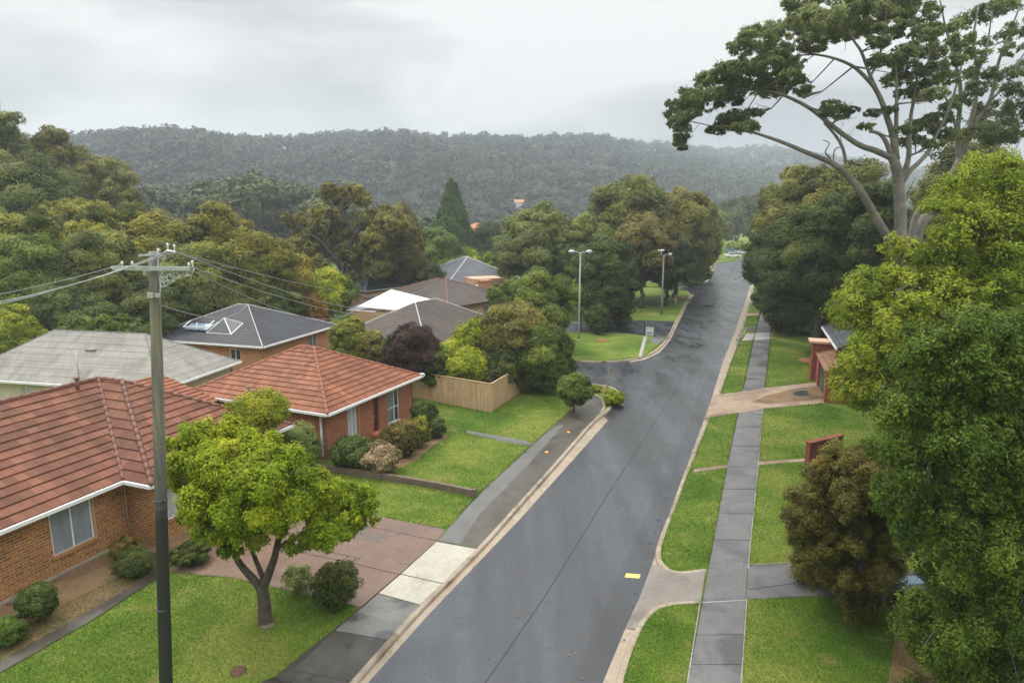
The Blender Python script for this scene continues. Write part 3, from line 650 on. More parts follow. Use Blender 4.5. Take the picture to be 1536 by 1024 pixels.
def window(parent, W_, o, fm, pm, mull=(.5,), trans=(), sillm=None, inset=.07, pane2=None, fw=.06, name='window'):
    _, P0, d, n = W_; s0, s1, za, zb = o; q = P0 - n * inset; up = Vector((0, 0, 1)); fr = MB()
    def rect(a, c, e, f, y0, dep): fr.box(q + d * a + up * e + n * y0, d * (c - a), n * -dep, up * (f - e))
    rect(s0, s1, za, za + fw, .03, .05); rect(s0, s1, zb - fw, zb, .03, .05); rect(s0, s0 + fw, za + fw, zb - fw, .03, .05); rect(s1 - fw, s1, za + fw, zb - fw, .03, .05)
    for k in mull: c = s0 + (s1 - s0) * k; rect(c - fw * .45, c + fw * .45, za + fw, zb - fw, .028, .045)
    for k in trans: c = za + (zb - za) * k; rect(s0 + fw, s1 - fw, c - fw * .35, c + fw * .35, .026, .04)
    w_ = fr.build(name, fm, parent)
    ks = [0, *mull, 1]
    for i, (a, c) in enumerate(zip(ks, ks[1:])):
        g_ = MB(); a = s0 + (s1 - s0) * a; c = s0 + (s1 - s0) * c
        g_.box(q + d * (a + .02) + up * (za + .02), d * (c - a - .04), n * -.02, up * (zb - za - .04)); g_.build('pane', pane2 if pane2 and i % 2 else pm, w_)
    if sillm:
        s_ = MB(); s_.box(P0 + d * (s0 - .08) + up * (za - .10) + n * .06, d * (s1 - s0 + .16), n * -.2, up * .10); s_.build('sill', sillm, w_)
    return w_
def gutter(parent, a, b_, out, m=None, h=.13, name='gutter'):
    g_ = MB(); a, b_ = Vector(a), Vector(b_); o = Vector(out).normalized() * .11
    g_.box(a + Vector((0, 0, -h)), b_ - a, o, Vector((0, 0, h))); return g_.build(name, m or M['white'], parent)
def hip_roof(parent, A, e1, L1, e2, L2, rise, tm, rm, course=.4, fm=None, lift=.036, soffit=True, ridge_r=.1, hipf=1.):
    """A is an eave corner, e1/e2 the eave directions; hipped on all sides"""
    A = Vector(A); e1 = e1.normalized(); e2 = e2.normalized(); B = A + e1 * L1; C = B + e2 * L2; D = A + e2 * L2; up = Vector((0, 0, rise))
    if L1 >= L2: h = L2 / 2 * hipf; R1 = A + e2 * L2 / 2 + e1 * h + up; R2 = B + e2 * L2 / 2 - e1 * h + up; faces = [[A, B, R2, R1], [C, D, R1, R2], [D, A, R1], [B, C, R2]]; hips = [(A, R1), (D, R1), (B, R2), (C, R2)]
    else: h = L1 / 2 * hipf; R1 = A + e1 * L1 / 2 + e2 * h + up; R2 = D + e1 * L1 / 2 - e2 * h + up; faces = [[B, C, R2, R1], [D, A, R1, R2], [A, B, R1], [C, D, R2]]; hips = [(A, R1), (B, R1), (C, R2), (D, R2)]
    b = MB()
    for f in faces: slope(b, f, course, lift)
    roof = b.build('roof', tm, parent)
    if (R2 - R1).length > .1: hips.append((R1, R2))
    for a, c in hips: cap(roof, a, c, rm, ridge_r)
    if soffit:
        s = MB(); z = Vector((0, 0, -.06)); s.face([A + z, B + z, C + z, D + z]); s.build('soffit', M['soffit'], parent)
    ctr = (A + C) / 2
    for a, c in ((A, B), (B, C), (C, D), (D, A)):
        m_ = (a + c) / 2; o = (m_ - ctr); dd = (c - a).normalized(); o = o - dd * o.dot(dd); gutter(parent, a, c, o, fm)
    return roof, R1, R2

# --- brick house in front, left
EZ = 2.85
R_ = heading(21.3); Wd = Vector((-R_.y, R_.x, 0))
A = U(228, 728, EZ)
house = empty('brick_house', (A.x, A.y, GZ), 'brown brick house with weathered terracotta roof, nearest the camera at lower left', 'house')
def hp(r, w_, z=0.): return A + R_ * r + Wd * w_ + Vector((0, 0, z))
L0 = 13.
pitch = .5; RT = 5.5 * pitch
b = MB()
slope(b, [hp(0, 0), hp(8, 0), hp(3.5, 5.5, RT)], .43, .042)
slope(b, [hp(0, 1.5), hp(0, 0), hp(3.5, 5.5, RT), hp(3.5, 7, RT)], .43, .042)
slope(b, [hp(8, 0), hp(8, 12.5), hp(3.5, 7, RT), hp(3.5, 5.5, RT)], .43, .042)
slope(b, [hp(-L0, 1.5), hp(0, 1.5), hp(3.5, 7, RT), hp(-L0, 7, RT)], .43, .042)
slope(b, [hp(8, 12.5), hp(-L0, 12.5), hp(-L0, 7, RT), hp(3.5, 7, RT)], .43, .042)
roof = b.build('roof', M['tile_brown'], house)
for a, c in ((hp(0, 0), hp(3.5, 5.5, RT)), (hp(0, 1.5), hp(3.5, 7, RT)), (hp(8, 0), hp(3.5, 5.5, RT)), (hp(8, 12.5), hp(3.5, 7, RT)), (hp(3.5, 5.5, RT), hp(3.5, 7, RT)), (hp(-L0, 7, RT), hp(3.5, 7, RT))):
    cap(roof, a, c, M['ridge_brown'], .12)
for a, c, o in ((hp(-L0, 1.5), hp(-.1, 1.5), -Wd), (hp(0, 1.5), hp(0, -.0), -R_), (hp(0, 0), hp(8, 0), -Wd), (hp(8, 0), hp(8, 12.5), R_)): gutter(house, a, c, o)
s = MB()
s.face([hp(-L0, 1.5, -.05), hp(0, 1.5, -.05), hp(0, 12.5, -.05), hp(-L0, 12.5, -.05)]); s.face([hp(0, 0, -.05), hp(8, 0, -.05), hp(8, 12.5, -.05), hp(0, 12.5, -.05)])
s.build('soffit', M['soffit'], house)
v = MB(); q = hp(2.2, 6.6, RT - .25); v.tube([q, q + Vector((0, 0, .55))], .07, 8); v.tube([q + Vector((0, 0, .55)), q + Vector((0, 0, .62))], .12, 8); v.build('roof_vent', M['ridge_brown'], house)
ov = .45; P0 = hp(-L0, 1.5 + ov); f = lambda x, y: onplane(x, y, P0, R_)
(s0, zt), (s1, zb) = f(77, 838), f(140, 808); s0 = f(76, 800)[0]; s1 = f(140, 780)[0]
za = (f(77, 838)[1] + f(140, 808)[1]) / 2; zb = min(EZ - .2, (f(76, 768)[1] + f(140, 744)[1]) / 2)
Wm = wall(house, P0, R_, L0 + ov, GZ - .1, EZ - .05, M['brick_brown'], [(s0, s1, za, zb)])
window(house, Wm, (s0, s1, za, zb), M['white'], M['pane_blind'], (.5,), (), M['brick_brown'], pane2=M['pane_blind'])
b = MB(); n_ = -Wd
for a, c, e, g_ in ((s1 + .0, s1 + .09, za - .02, zb), (s0, s1, za - .0, za + .07)): b.box(Vector((P0.x, P0.y, 0)) + R_ * a + n_ * .012 + Vector((0, 0, e)), R_ * (c - a), -n_ * .03, Vector((0, 0, g_ - e)))
b.build('window_trim', M['tan_frame'], house)
wall(house, hp(ov, ov), Wd, 1.5, GZ - .1, EZ - .05, M['brick_brown'])
P1 = hp(ov, ov); f = lambda x, y: onplane(x, y, P1, R_)
s0 = f(252, 775)[0]; s1 = f(275, 765)[0]; za = f(262, 776)[1]; zb = EZ - .35
Ww = wall(house, P1, R_, 8 - 2 * ov, GZ - .1, EZ - .05, M['brick_brown'], [(s0, s1 + .5, za, zb)])
window(house, Ww, (s0, s1 + .5, za, zb), M['white'], M['pane_net'], (.5,), (), M['brick_red'])
wall(house, hp(8 - ov, ov), Wd, 11.5, GZ - .1, EZ - .05, M['brick_red'])
b = MB(); q = Vector((P0.x, P0.y, 0)); b.box(q + n_ * .05 + Vector((0, 0, GZ - .05)), R_ * (L0 + .4), -n_ * .1, Vector((0, 0, .14))); b.build('plinth', M['concrete_pale'], house)
b = MB(); q = hp(.42, 1.5 + ov - .02); q.z = 0; b.tube([q + Vector((-.06, -.06, .15)), q + Vector((-.06, -.06, EZ - .1))], .025, 6); b.build('service_pipe', M['galv'], house)

# --- orange brick house in the middle
R2 = heading(24.0); W2 = Vector((-R2.y, R2.x, 0)); A2 = U(491, 621, EZ); L1, L2 = 9.2, 10.2
h2 = empty('brick_house', (A2.x, A2.y, GZ), 'orange brick house with bright terracotta hipped roof beside the paling fence', 'house')
hip_roof(h2, A2, R2, L1, W2, L2, L1 / 2 * .5, M['tile_orange'], M['ridge_orange'], .38)
# low link roof toward the near house
la = A2 + W2 * 7.4 - R2 * .1; b = MB()
slope(b, [la - R2 * 4.2 + Vector((0, 0, -.1)), la + Vector((0, 0, -.1)) , la + W2 * 4.5 + Vector((0, 0, .95)), la - R2 * 4.2 + W2 * 4.5 + Vector((0, 0, .95))], .4)
b.build('link_roof', M['tile_orange'], h2)
P2 = A2 + R2 * .5 + W2 * .5; f = lambda x, y: onplane(x, y, P2, R2)
def span(xa, ya, xb, yb): return f(xa, ya)[0], f(xb, yb)[0]
# porch opening with door, two windows (frame pixel columns)
w1 = (*span(522, 645, 532, 640), .45, EZ - .3); dr = (*span(561, 640, 569, 636), .35, EZ - .25); w2 = (*span(582, 630, 599, 625), f(590, 633)[1], EZ - .22)
w1 = (w1[0], w1[1] + .25, w1[2], w1[3])
wl = wall(h2, P2, R2, L1 - 1.0, GZ - .1, EZ - .05, M['brick_red'], [w1, dr, w2], th=.2)
window(h2, wl, w1, M['white'], M['pane_net'], (.5,), (), None)
window(h2, wl, w2, M['white'], M['pane_mid'], (.62,), (.42,), M['white'], pane2=M['pane_dark'])
b = MB(); b.box(wl[1] - wl[3] * .15 + R2 * dr[0] + Vector((0, 0, dr[2])), R2 * (dr[1] - dr[0]), -wl[3] * .05, Vector((0, 0, dr[3] - dr[2]))); dd = b.build('door', M['wood_door'], h2)
b = MB(); q = wl[1] - wl[3] * .13 + R2 * (dr[0] + .1) + Vector((0, 0, 1.3)); b.tube([q, q + wl[3] * .07, q + wl[3] * .07 + R2 * .1], .02, 6); b.build('handle', M['galv'], dd)
b = MB()
for k in range(2): b.box(wl[1] + wl[3] * .02 + R2 * (dr[0] - .3) + Vector((0, 0, GZ - .05)), R2 * (dr[1] - dr[0] + .6), wl[3] * (.9 - .35 * k), Vector((0, 0, .18 + .15 * k)))
b.build('door_step', M['terracotta'], h2)
b = MB(); s_ = w1[1] + .12; b.box(wl[1] + R2 * s_ + wl[3] * .04 + Vector((0, 0, GZ)), R2 * .07, -wl[3] * .05, Vector((0, 0, EZ - .15))); b.build('porch_post', M['tan_frame'], h2)
wall(h2, P2, W2, L2 - 1, GZ - .1, EZ - .05, M['brick_red'])
wall(h2, P2 + R2 * (L1 - 1), W2, L2 - 1, GZ - .1, EZ - .05, M['brick_red']); wall(h2, P2 + W2 * (L2 - 1), R2, L1 - 1, GZ - .1, EZ - .05, M['brick_red'])
f2 = onplane(490, 660, P2, W2)[0]; q = P2 + W2 * max(.25, f2) - R2 * .06; q.z = 0
b = MB(); b.box(q + Vector((0, 0, .3)), W2 * .10, -R2 * .08, Vector((0, 0, EZ - .4))); b.build('downpipe', M['white'], h2)
b = MB(); q = A2 + R2 * (L1 - .1) + W2 * .1 + Vector((0, 0, .08)); b.tube([q, q + R2 * .18 - W2 * .22], .07, 8); b.tube([q + R2 * .18 - W2 * .22, q + R2 * .18 - W2 * .22 + Vector((0, 0, -.15))], .06, 8); b.build('gutter_elbow', M['white'], h2)
b = MB(); q = A2 + W2 * 5.6 + R2 * .3 + Vector((0, 0, .18)); b.tube([q, q + Vector((0, 0, .5))], .04, 6); b.tube([q + Vector((0, 0, .5)), q + W2 * .12 + Vector((0, 0, .62))], .07, 6); b.build('roof_vent', M['ridge_grey'], h2)

# --- pale grey roof house, far left
def simple_house(name, label, Apx, Bpx, Dpx, ez, rise, tm, rm, wm, course=.4, fm=None, ov=.5, hd=None, L1=None, L2=None, ridge_r=.1, hipf=1., lift=.012):
    A = U(*Apx, ez); B = U(*Bpx, ez); D = U(*Dpx, ez)
    e1 = (B - A).normalized() if hd is None else heading(hd); L1 = L1 or (B - A).length; e2 = Vector((-e1.y, e1.x, 0)); L2 = L2 or abs((D - A).dot(e2))
    o = empty(name, (A.x, A.y, GZ), label, 'house'); roof, R1, R2_ = hip_roof(o, A, e1, L1, e2, L2, rise, tm, rm, course, fm, lift, ridge_r=ridge_r, hipf=hipf)
    P = A + e1 * ov + e2 * ov; ws = []
    ws.append(dict(P=P, d=e1, L=L1 - 2 * ov)); ws.append(dict(P=P, d=e2, L=L2 - 2 * ov)); ws.append(dict(P=P + e1 * (L1 - 2 * ov), d=e2, L=L2 - 2 * ov)); ws.append(dict(P=P + e2 * (L2 - 2 * ov), d=e1, L=L1 - 2 * ov))
    return o, A, e1, L1, e2, L2, ws, ez, wm, roof, R1, R2_
def walls(H, ops={}):
    o, A, e1, L1, e2, L2, ws, ez, wm = H[:9]
    for i, w_ in enumerate(ws):
        op = [q[:4] for q in ops.get(i, [])]; W_ = wall(o, w_['P'], w_['d'], w_['L'], GZ - .1, ez - .05, wm, op)
        for q in ops.get(i, []): window(o, W_, q[:4], M['white'], M[q[4] if len(q) > 4 else 'pane_dark'], (.5,), (), None)
H3 = simple_house('rendered_house', 'cream rendered house with pale grey hipped roof behind the brown brick house', (238, 585), (328, 545), (-60, 553), 2.85, 2.5, M['tile_grey'], M['ridge_grey'], M['cream_wall'], .6, None, hd=12, L1=8.0, L2=15, ridge_r=.05)
walls(H3, {1: [(9.2, 9.9, 1.1, 2.4, 'pane_net'), (6.2, 7.4, 1.1, 2.4, 'pane_net')]})
H3p = H3[1] + H3[4] * 6.5 + H3[2] * 2.4 + Vector((0, 0, 1.56))
b = MB(); b.box(H3p, H3[4] * .7, H3[2] * .45, Vector((0, 0, .1))); b.build('roof_vent', M['ridge_grey'], H3[0])
# --- charcoal roof house with skylights
H4 = simple_house('brick_house', 'orange brick house with charcoal roof and two skylights behind the terracotta roofs', (394, 520), (500, 487), (225, 509), 2.95, 2.35, M['tile_slate'], M['ridge_pale'], M['brick_orange'], .36, None, hd=17, L1=10.8, L2=11.8, ridge_r=.05)
def px_on_side(H, i, x0, x1, y0, y1):
    w_ = H[6][i]; a = onplane(x0, (y0 + y1) / 2, w_['P'], w_['d'])[0]; c = onplane(x1, (y0 + y1) / 2, w_['P'], w_['d'])[0]; return min(a, c), max(a, c)
a, c = px_on_side(H4, 0, 463, 476, 500, 520)
walls(H4, {0: [(a, c, 1.0, 2.6, 'pane_mid')], 1: [(2.0, 3.0, 1.6, 2.5, 'pane_dark'), (6.3, 7.1, 1.6, 2.5, 'pane_dark')]})
def on_roof(H, x, y, z_iter=12):              # point of the pixel ray on the near slope (rising along e1 from the A-D eave)
    A, e1, L1 = H[1], H[2], H[3]; k = (H[10].z - A.z) / (min(H[3], H[5]) / 2); z = A.z
    for _ in range(40):
        p = U(x, y, z); z = z * .5 + (A.z + k * max(0, (p - A).dot(e1))) * .5
    return U(x, y, z)
o = H4[0]; up = Vector((0, 0, 1))
q = on_roof(H4, 325, 500); e1, e2 = H4[2], H4[4]
b = MB(); base = [q + e1 * 0 - e2 * 1.4, q + e1 * 0 + e2 * 1.0, q + e1 * 1.5 + e2 * 1.0 + up * .65, q + e1 * 1.5 - e2 * 1.4 + up * .65]; top = q + e1 * .75 - e2 * .2 + up * 1.15
for i in range(4): b.face([base[i], base[(i + 1) % 4], top])
sk = b.build('skylight', M['pane_dark'], o)
b = MB()
for i in range(4): b.bar(base[i], base[(i + 1) % 4], .07); b.bar(base[i], top, .07)
b.build('frame', M['white'], sk)
q = on_roof(H4, 292, 497); b = MB(); b.box(q - e2 * 1.2 + up * .1, e2 * 2.2, e1 * .9 + up * .35, (up * .9 - e1 * .4) * .08); sk = b.build('skylight', M['pane_blue'], o)
b = MB(); P = [q - e2 * 1.25 + up * .42, q + e2 * 1.1 + up * .34]; b.bar(P[0], P[1], .09); b.bar(P[0], P[0] + e1 * .9 + up * .4, .07); b.bar(P[1], P[1] + e1 * .9 + up * .4, .07); b.bar(q + up * .1 - e2 * .1, q + up * .75 + e1 * .2 - e2 * .15, .06); b.build('frame', M['white'], sk)
# small dormer far left behind the grey roof
# --- middle cluster
H5 = simple_house('brick_house', 'house with dark taupe hipped roof behind the plum tree', (640, 520), (722, 474), (470, 524), 2.9, 2.6, M['tile_taupe'], M['ridge_pale'], M['brick_red'], .36, M['tan_frame'], hd=30, L1=12.5, L2=9.5, ridge_r=.06)
walls(H5)
H6 = simple_house('brick_house', 'house with brown hipped roof behind the white sail roof', (672, 461), (722, 443), (590, 458), 3.0, 2.2, M['tile_taupe'], M['tile_rust'], M['tan_wall'], .36, M['wood_door'], hd=38, L1=12.5, L2=14, ridge_r=.12)
walls(H6, {0: [(2, 3.2, 1, 2.4), (6, 7, 1, 2.4), (10, 11.5, .3, 2.4)]})
# sail-like white roof with awning
c0 = U(600, 500, 0); q5 = U(537, 459, 3.2); r5 = U(664, 453, 3.2); t5 = U(587, 434, 4.6); f5 = U(612, 466, 3.0)
h = empty('pavilion', (c0.x, c0.y, GZ), 'low ochre pavilion with a bright white sail roof and grey awning', 'pavilion')
b = MB(); dn = Vector((0, 0, -.12)); top = [q5, f5, r5, t5]
b.face([q5, f5, t5]); b.face([f5, r5, t5]); b.face([q5 + dn, t5 + dn, f5 + dn]); b.face([f5 + dn, t5 + dn, r5 + dn])
for i in range(4): a_, c_ = top[i], top[(i + 1) % 4]; b.face([a_, c_, c_ + dn, a_ + dn])
b.build('sail_roof', M['white_roof'], h)
b = MB(); a1, a2, a3, a4 = U(519, 465, 2.7), U(536, 457, 3.1), U(566, 458, 3.1), U(563, 468, 2.7); b.face([a1, a4, a3, a2]); d_ = Vector((0, 0, -.08)); b.face([a1 + d_, a2 + d_, a3 + d_, a4 + d_])
for x_, y_ in ((a1, a2), (a2, a3), (a3, a4), (a4, a1)): b.face([x_, y_, y_ + d_, x_ + d_])
b.build('awning', M['ridge_pale'], h)
b = MB(); wq = [U(528, 466, 2.7), U(562, 468, 2.7), U(612, 468, 2.7), U(655, 456, 2.9), U(585, 446, 3.0)]
for a_, c_ in zip(wq, wq[1:] + wq[:1]): a0, c0_ = Vector((a_.x, a_.y, GZ)), Vector((c_.x, c_.y, GZ)); b.face([a0, c0_, c_, a_])
b.build('wall', M['ochre_wall'], h)
# blue-grey roof beyond and tan block with chimney
H7 = simple_house('brick_house', 'distant house with blue-grey slate hipped roof below the bright green trees', (670, 427), (708, 426), (640, 418), 3.2, 3.3, M['tile_bluegrey'], M['ridge_pale'], M['brick_red'], .6, M['wood_door'], hd=60, L1=13, L2=14, ridge_r=.1)
walls(H7)
c0 = U(728, 475, GZ); e = heading(65); g_ = heading(-25)
h = empty('rendered_house', c0, 'small tan house with brick chimney, satellite dish and flat roof', 'house')
W_ = wall(h, c0 - e * 3, e, 5.4, GZ - .1, 3.2, M['tan_wall'], [(3.2, 4.6, 1.4, 2.6)]); window(h, W_, (3.2, 4.6, 1.4, 2.6), M['white'], M['pane_dark'], (.5,))
wall(h, c0 - e * 3, g_, 8, GZ - .1, 3.2, M['tan_wall']); wall(h, c0 + e * 2.4, g_, 8, GZ - .1, 3.2, M['tan_wall'])
b = MB(); b.box(c0 - e * 3.5 - g_ * .5 + up * 3.1, e * 6.4, g_ * 9, up * .25); b.build('roof', M['tile_rust'], h)
b = MB(); q = U(722, 441, 3.3); b.box(q, e * 1.3, g_ * 1.0, up * 1.5); b.box(q - e * .1 - g_ * .1 + up * 1.5, e * 1.5, g_ * 1.2, up * .15); b.build('chimney', M['brick_orange'], h)
b = MB(); q = c0 - g_ * -6 + e * 1 + up * 3.3; b.box(q, e * 4.5, g_ * 4, up * .9); b.build('upper_storey', M['tan_wall'], h)
b = MB(); q = U(710, 433, 3.6)
b.lathe(q, [(.05, 0), (.55, .1), (.9, .35), (.88, .37), (.5, .15)], 16); b.build('satellite_dish', M['white'], h)
b = MB(); q = U(703, 439, 3.4); b.box(q, e * 1.8, g_ * 1.2, up * .35); b.build('roof_light', M['white_roof'], h)
# terracotta roofs by the cypress, and two specks on the hillside
H8 = simple_house('brick_house', 'far house with small bright terracotta roof right of the tall cypress', (716, 347), (732, 345), (706, 346), 6.5, 3.2, M['tile_bright'], M['ridge_orange'], M['brick_orange'], .8, None, hd=40, L1=10, L2=10)
walls(H8, {0: [(3, 4.5, 3.5, 5)]})
H9 = simple_house('brick_house', 'far low house with orange roof left of the tall cypress', (648, 358), (658, 352), (636, 354), 5.2, 2.6, M['tile_bright'], M['ridge_orange'], M['brick_orange'], .8, None, hd=45, L1=8, L2=12)
walls(H9)
for (x, y, lab, Y_) in ((773, 307, 'tiny white building with pinkish roof alone on the wooded hillside', 420), (346, 281, 'tiny white roofed building among the trees below the left hills', 300)):
    c0 = At(x, y, Y_); e = heading(80); g_ = heading(-10); h = empty('hill_building', c0, lab, 'building')
    b = MB(); b.box(c0 - up * 12, e * (5 if Y_ > 350 else 4), g_ * 6, up * 13.5); b.build('wall', M['white'], h)
    b = MB(); a_ = c0 - e * .5 - g_ * .5 + up * 1.5; L_ = 6 if Y_ > 350 else 5
    b.face([a_, a_ + e * L_, a_ + e * L_ + g_ * 3.5 + up * 1.6, a_ + g_ * 3.5 + up * 1.6]); b.face([a_ + g_ * 7, a_ + e * L_ + g_ * 7, a_ + e * L_ + g_ * 3.5 + up * 1.6, a_ + g_ * 3.5 + up * 1.6][::-1]); b.build('roof', M['tile_bright'] if Y_ > 350 else M['white'], h)
# slate roof glimpsed behind the big olive gum
H10 = simple_house('rendered_house', 'house with pale slate roof glimpsed behind the olive gum tree', (548, 436), (585, 424), (505, 432), 3.2, 3.4, M['tile_bluegrey'], M['ridge_pale'], M['tan_wall'], .6, None, hd=40, L1=14, L2=16)
walls(H10)
# --- red brick house at right, mostly behind the lime tree
Rr = heading(19); Er = Vector((Rr.y, -Rr.x, 0)); c0 = U(1236, 603); 
h = empty('brick_house', c0, 'red brick house with grey tiled roof half hidden by the lime green tree', 'house')
q = U(1236, 604); GH = 2.3
W_ = wall(h, q, Rr, 6.5, GZ - .1, GH, M['brick_dark_red'], [(.9, 4.9, GZ, 2.05)], th=.2)
b = MB(); n_ = W_[3]; b.box(W_[1] - n_ * .14 + Rr * .9 + up * GZ, Rr * 4.0, -n_ * .05, up * (2.05 - GZ)); gd = b.build('garage_door', M['garage_door'], h)
b = MB()
for k in range(9): b.box(W_[1] - n_ * .138 + Rr * (.95 + k * .45) + up * (GZ + .02), Rr * .05, n_ * .03, up * 1.9)
b.build('rail', M['ridge_grey'], gd)
wall(h, q, Er, 9, GZ - .1, GH, M['brick_dark_red'], th=.2)
b = MB(); slope(b, [q - Er * .15 - Rr * .25 + up * (GH - .05), q - Er * .15 + Rr * 6.7 + up * (GH - .05), q + Er * 1.6 + Rr * 6.7 + up * (GH + .45), q + Er * 1.6 - Rr * .25 + up * (GH + .45)], .4); b.build('roof', M['tile_rust'], h)
b = MB(); b.box(q + Er * 1.5 + Rr * 3.4 + up * 0, Er * 7, Rr * 9, up * 3.3); b.build('wall', M['brick_dark_red'], h)
b = MB(); b.box(q - Er * .35 + Rr * 6.6 + up * 0, Er * 1.9, Rr * 1.2, up * 3.0); b.build('pillar', M['brick_dark_red'], h)
b = MB(); b.box(q - Er * .6 + Rr * 6.4 + up * 3.0, Er * 2.3, Rr * 1.6, up * .16); b.build('coping', M['tan_wall'], h)
b = MB(); z0 = 3.35; slope(b, [q + Er * .9 + Rr * 2.9 + up * z0, q + Er * .9 + Rr * 13 + up * z0, q + Er * 5.5 + Rr * 13 + up * (z0 + 1.9), q + Er * 5.5 + Rr * 2.9 + up * (z0 + 1.9)], .36)
slope(b, [q + Er * 10 + Rr * 2.9 + up * z0, q + Er * 10 + Rr * 13 + up * z0, q + Er * 5.5 + Rr * 13 + up * (z0 + 1.9), q + Er * 5.5 + Rr * 2.9 + up * (z0 + 1.9)], .36); b.build('main_roof', M['tile_bluegrey'], h)
b = MB(); b.face([q + Er * 1.2 + Rr * 3.2 + up * 3.3, q + Er * 9.8 + Rr * 3.2 + up * 3.3, q + Er * 5.5 + Rr * 3.2 + up * 5.1]); b.build('gable', M['white'], h)
gutter(h, q + Er * .9 + Rr * 2.9 + up * z0, q + Er * .9 + Rr * 13 + up * z0, -Er)
# red brick garden wall
q = U(1213, 697); e = heading(62); b = MB(); b.box(q, e * 2.6, heading(-28) * .25, up * 1.15); gw = b.build('garden_wall', M['brick_dark_red'])
tag(gw, 'short red brick garden wall at the edge of the right lawn', 'wall'); b = MB(); b.box(q - e * .04 - heading(-28) * .04 + up * 1.15, e * 2.68, heading(-28) * .33, up * .07); b.build('coping', M['brick_dark_red'], gw)

# --- paling fence, three runs: each run has its palings, rails and capping
def fence_run(root, a, b_, h=1.9):
    d = (b_ - a); L_ = d.length; d.normalize(); n = Vector((d.y, -d.x, 0)); k = int(L_ / .115); mb = MB(); rnd = random.Random(int(L_ * 10))
    for i in range(k):
        s0 = i * L_ / k; hh = h + rnd.uniform(-.015, .015); o = rnd.uniform(0, .012); w_ = L_ / k * .9
        mb.box(a + d * s0 + n * o, d * w_, n * .018, up * hh)
        i0 = len(mb.uv)
        mb.uv[i0 - 24:] = [(u_ + rnd.random() * .0 + i * 3.7, v_) for u_, v_ in mb.uv[i0 - 24:]]
    mb.build('paling_panel', M['fence'], root); mb = MB()
    for z in (.35, 1.35): mb.box(a - n * .06 + up * z, b_ - a, n * .045, up * .07)
    mb.build('rail', M['fence'], root); mb = MB(); mb.box(a - n * .03 + up * (h + .02), b_ - a, n * .1, up * .035); mb.build('capping', M['fence'], root)
fa, fb, fc = U(612, 594), U(736, 618), U(779, 589); fd = U(690, 560)
fr = empty('paling_fence', fb, 'tall timber paling fence around the corner garden beside the orange brick house', 'fence')
fence_run(fr, fa - (fb - fa).normalized() * 3, fb); fence_run(fr, fb, fc); fence_run(fr, fc, fc + (fa - fb).normalized() * 8)
for q in (fa, fb, fc): b = MB(); b.box(q + Vector((-.06, -.06, 0)), (.12, 0, 0), (0, .12, 0), (0, 0, 2.0)); b.build('post', M['fence'], fr)
# --- low retaining wall of sleepers
wp = [U(*q) for q in [(458, 703), (474, 706), (530, 713), (586, 722), (640, 731), (687, 740), (708, 745)]]
rw = empty('retaining_wall', wp[0], 'low curved sleeper retaining wall below the orange house lawn', 'retaining wall')
b = MB(); wp = chaikin(wp, 1)
for a, c in zip(wp, wp[1:]):
    d = (c - a).normalized(); n = Vector((d.y, -d.x, 0)); b.box(a + d * .012, (c - a) - d * .012, n * -.2, up * .32)
b.build('sleeper_course', M['sleeper'], rw)
b = MB(); b.box(wp[-1] - (wp[-1] - wp[-2]).normalized() * .02, (wp[-1] - wp[-2]).normalized() * .16, n * -.24, up * .36); b.build('end_block', M['sleeper'], rw)

# ------------------------------------------------------------------ trees
def fast_mesh(name, verts, nv, m, parent=None, tint=None, smooth=False, extra=None):
    """verts: (faces*nv, 3) loose faces of nv corners; extra = (verts, tris, tint) indexed mesh joined in"""
    V_ = np.asarray(verts, dtype=np.float32).reshape(-1, 3); nf = len(V_) // nv
    idx = np.arange(len(V_), dtype=np.int32); start = np.arange(nf, dtype=np.int32) * nv; tot = np.full(nf, nv, np.int32)
    T_ = np.repeat(np.asarray(tint, dtype=np.float32), nv) if tint is not None else np.zeros(len(V_), np.float32)
    if extra is not None and len(extra[0]):
        ev, et, ti = extra; o = len(V_); V_ = np.concatenate([V_, ev.astype(np.float32)]); n0 = len(idx)
        idx = np.concatenate([idx, (et + o).ravel().astype(np.int32)]); start = np.concatenate([start, n0 + np.arange(len(et), dtype=np.int32) * 3]); tot = np.concatenate([tot, np.full(len(et), 3, np.int32)])
        T_ = np.concatenate([T_, ti.astype(np.float32)])
    if parent is not None:
        off = Vector((0, 0, 0)); p = parent
        while p: off += Vector(p.location); p = p.parent
        V_ = V_ - np.array(off, dtype=np.float32)
    me = bpy.data.meshes.new(name); me.vertices.add(len(V_)); me.vertices.foreach_set('co', V_.ravel())
    me.loops.add(len(idx)); me.loops.foreach_set('vertex_index', idx)
    me.polygons.add(len(start)); me.polygons.foreach_set('loop_start', start); me.polygons.foreach_set('loop_total', tot)
    if extra is not None and len(extra[0]):
        sm = np.zeros(len(start), bool); sm[nf:] = True; me.polygons.foreach_set('use_smooth', sm)
    at = me.attributes.new('tint', 'FLOAT', 'POINT'); at.data.foreach_set('value', T_)
    me.materials.append(m); me.update(calc_edges=True)
    o = bpy.data.objects.new(name, me); COL.objects.link(o)
    if parent is not None: o.parent = parent
    return o
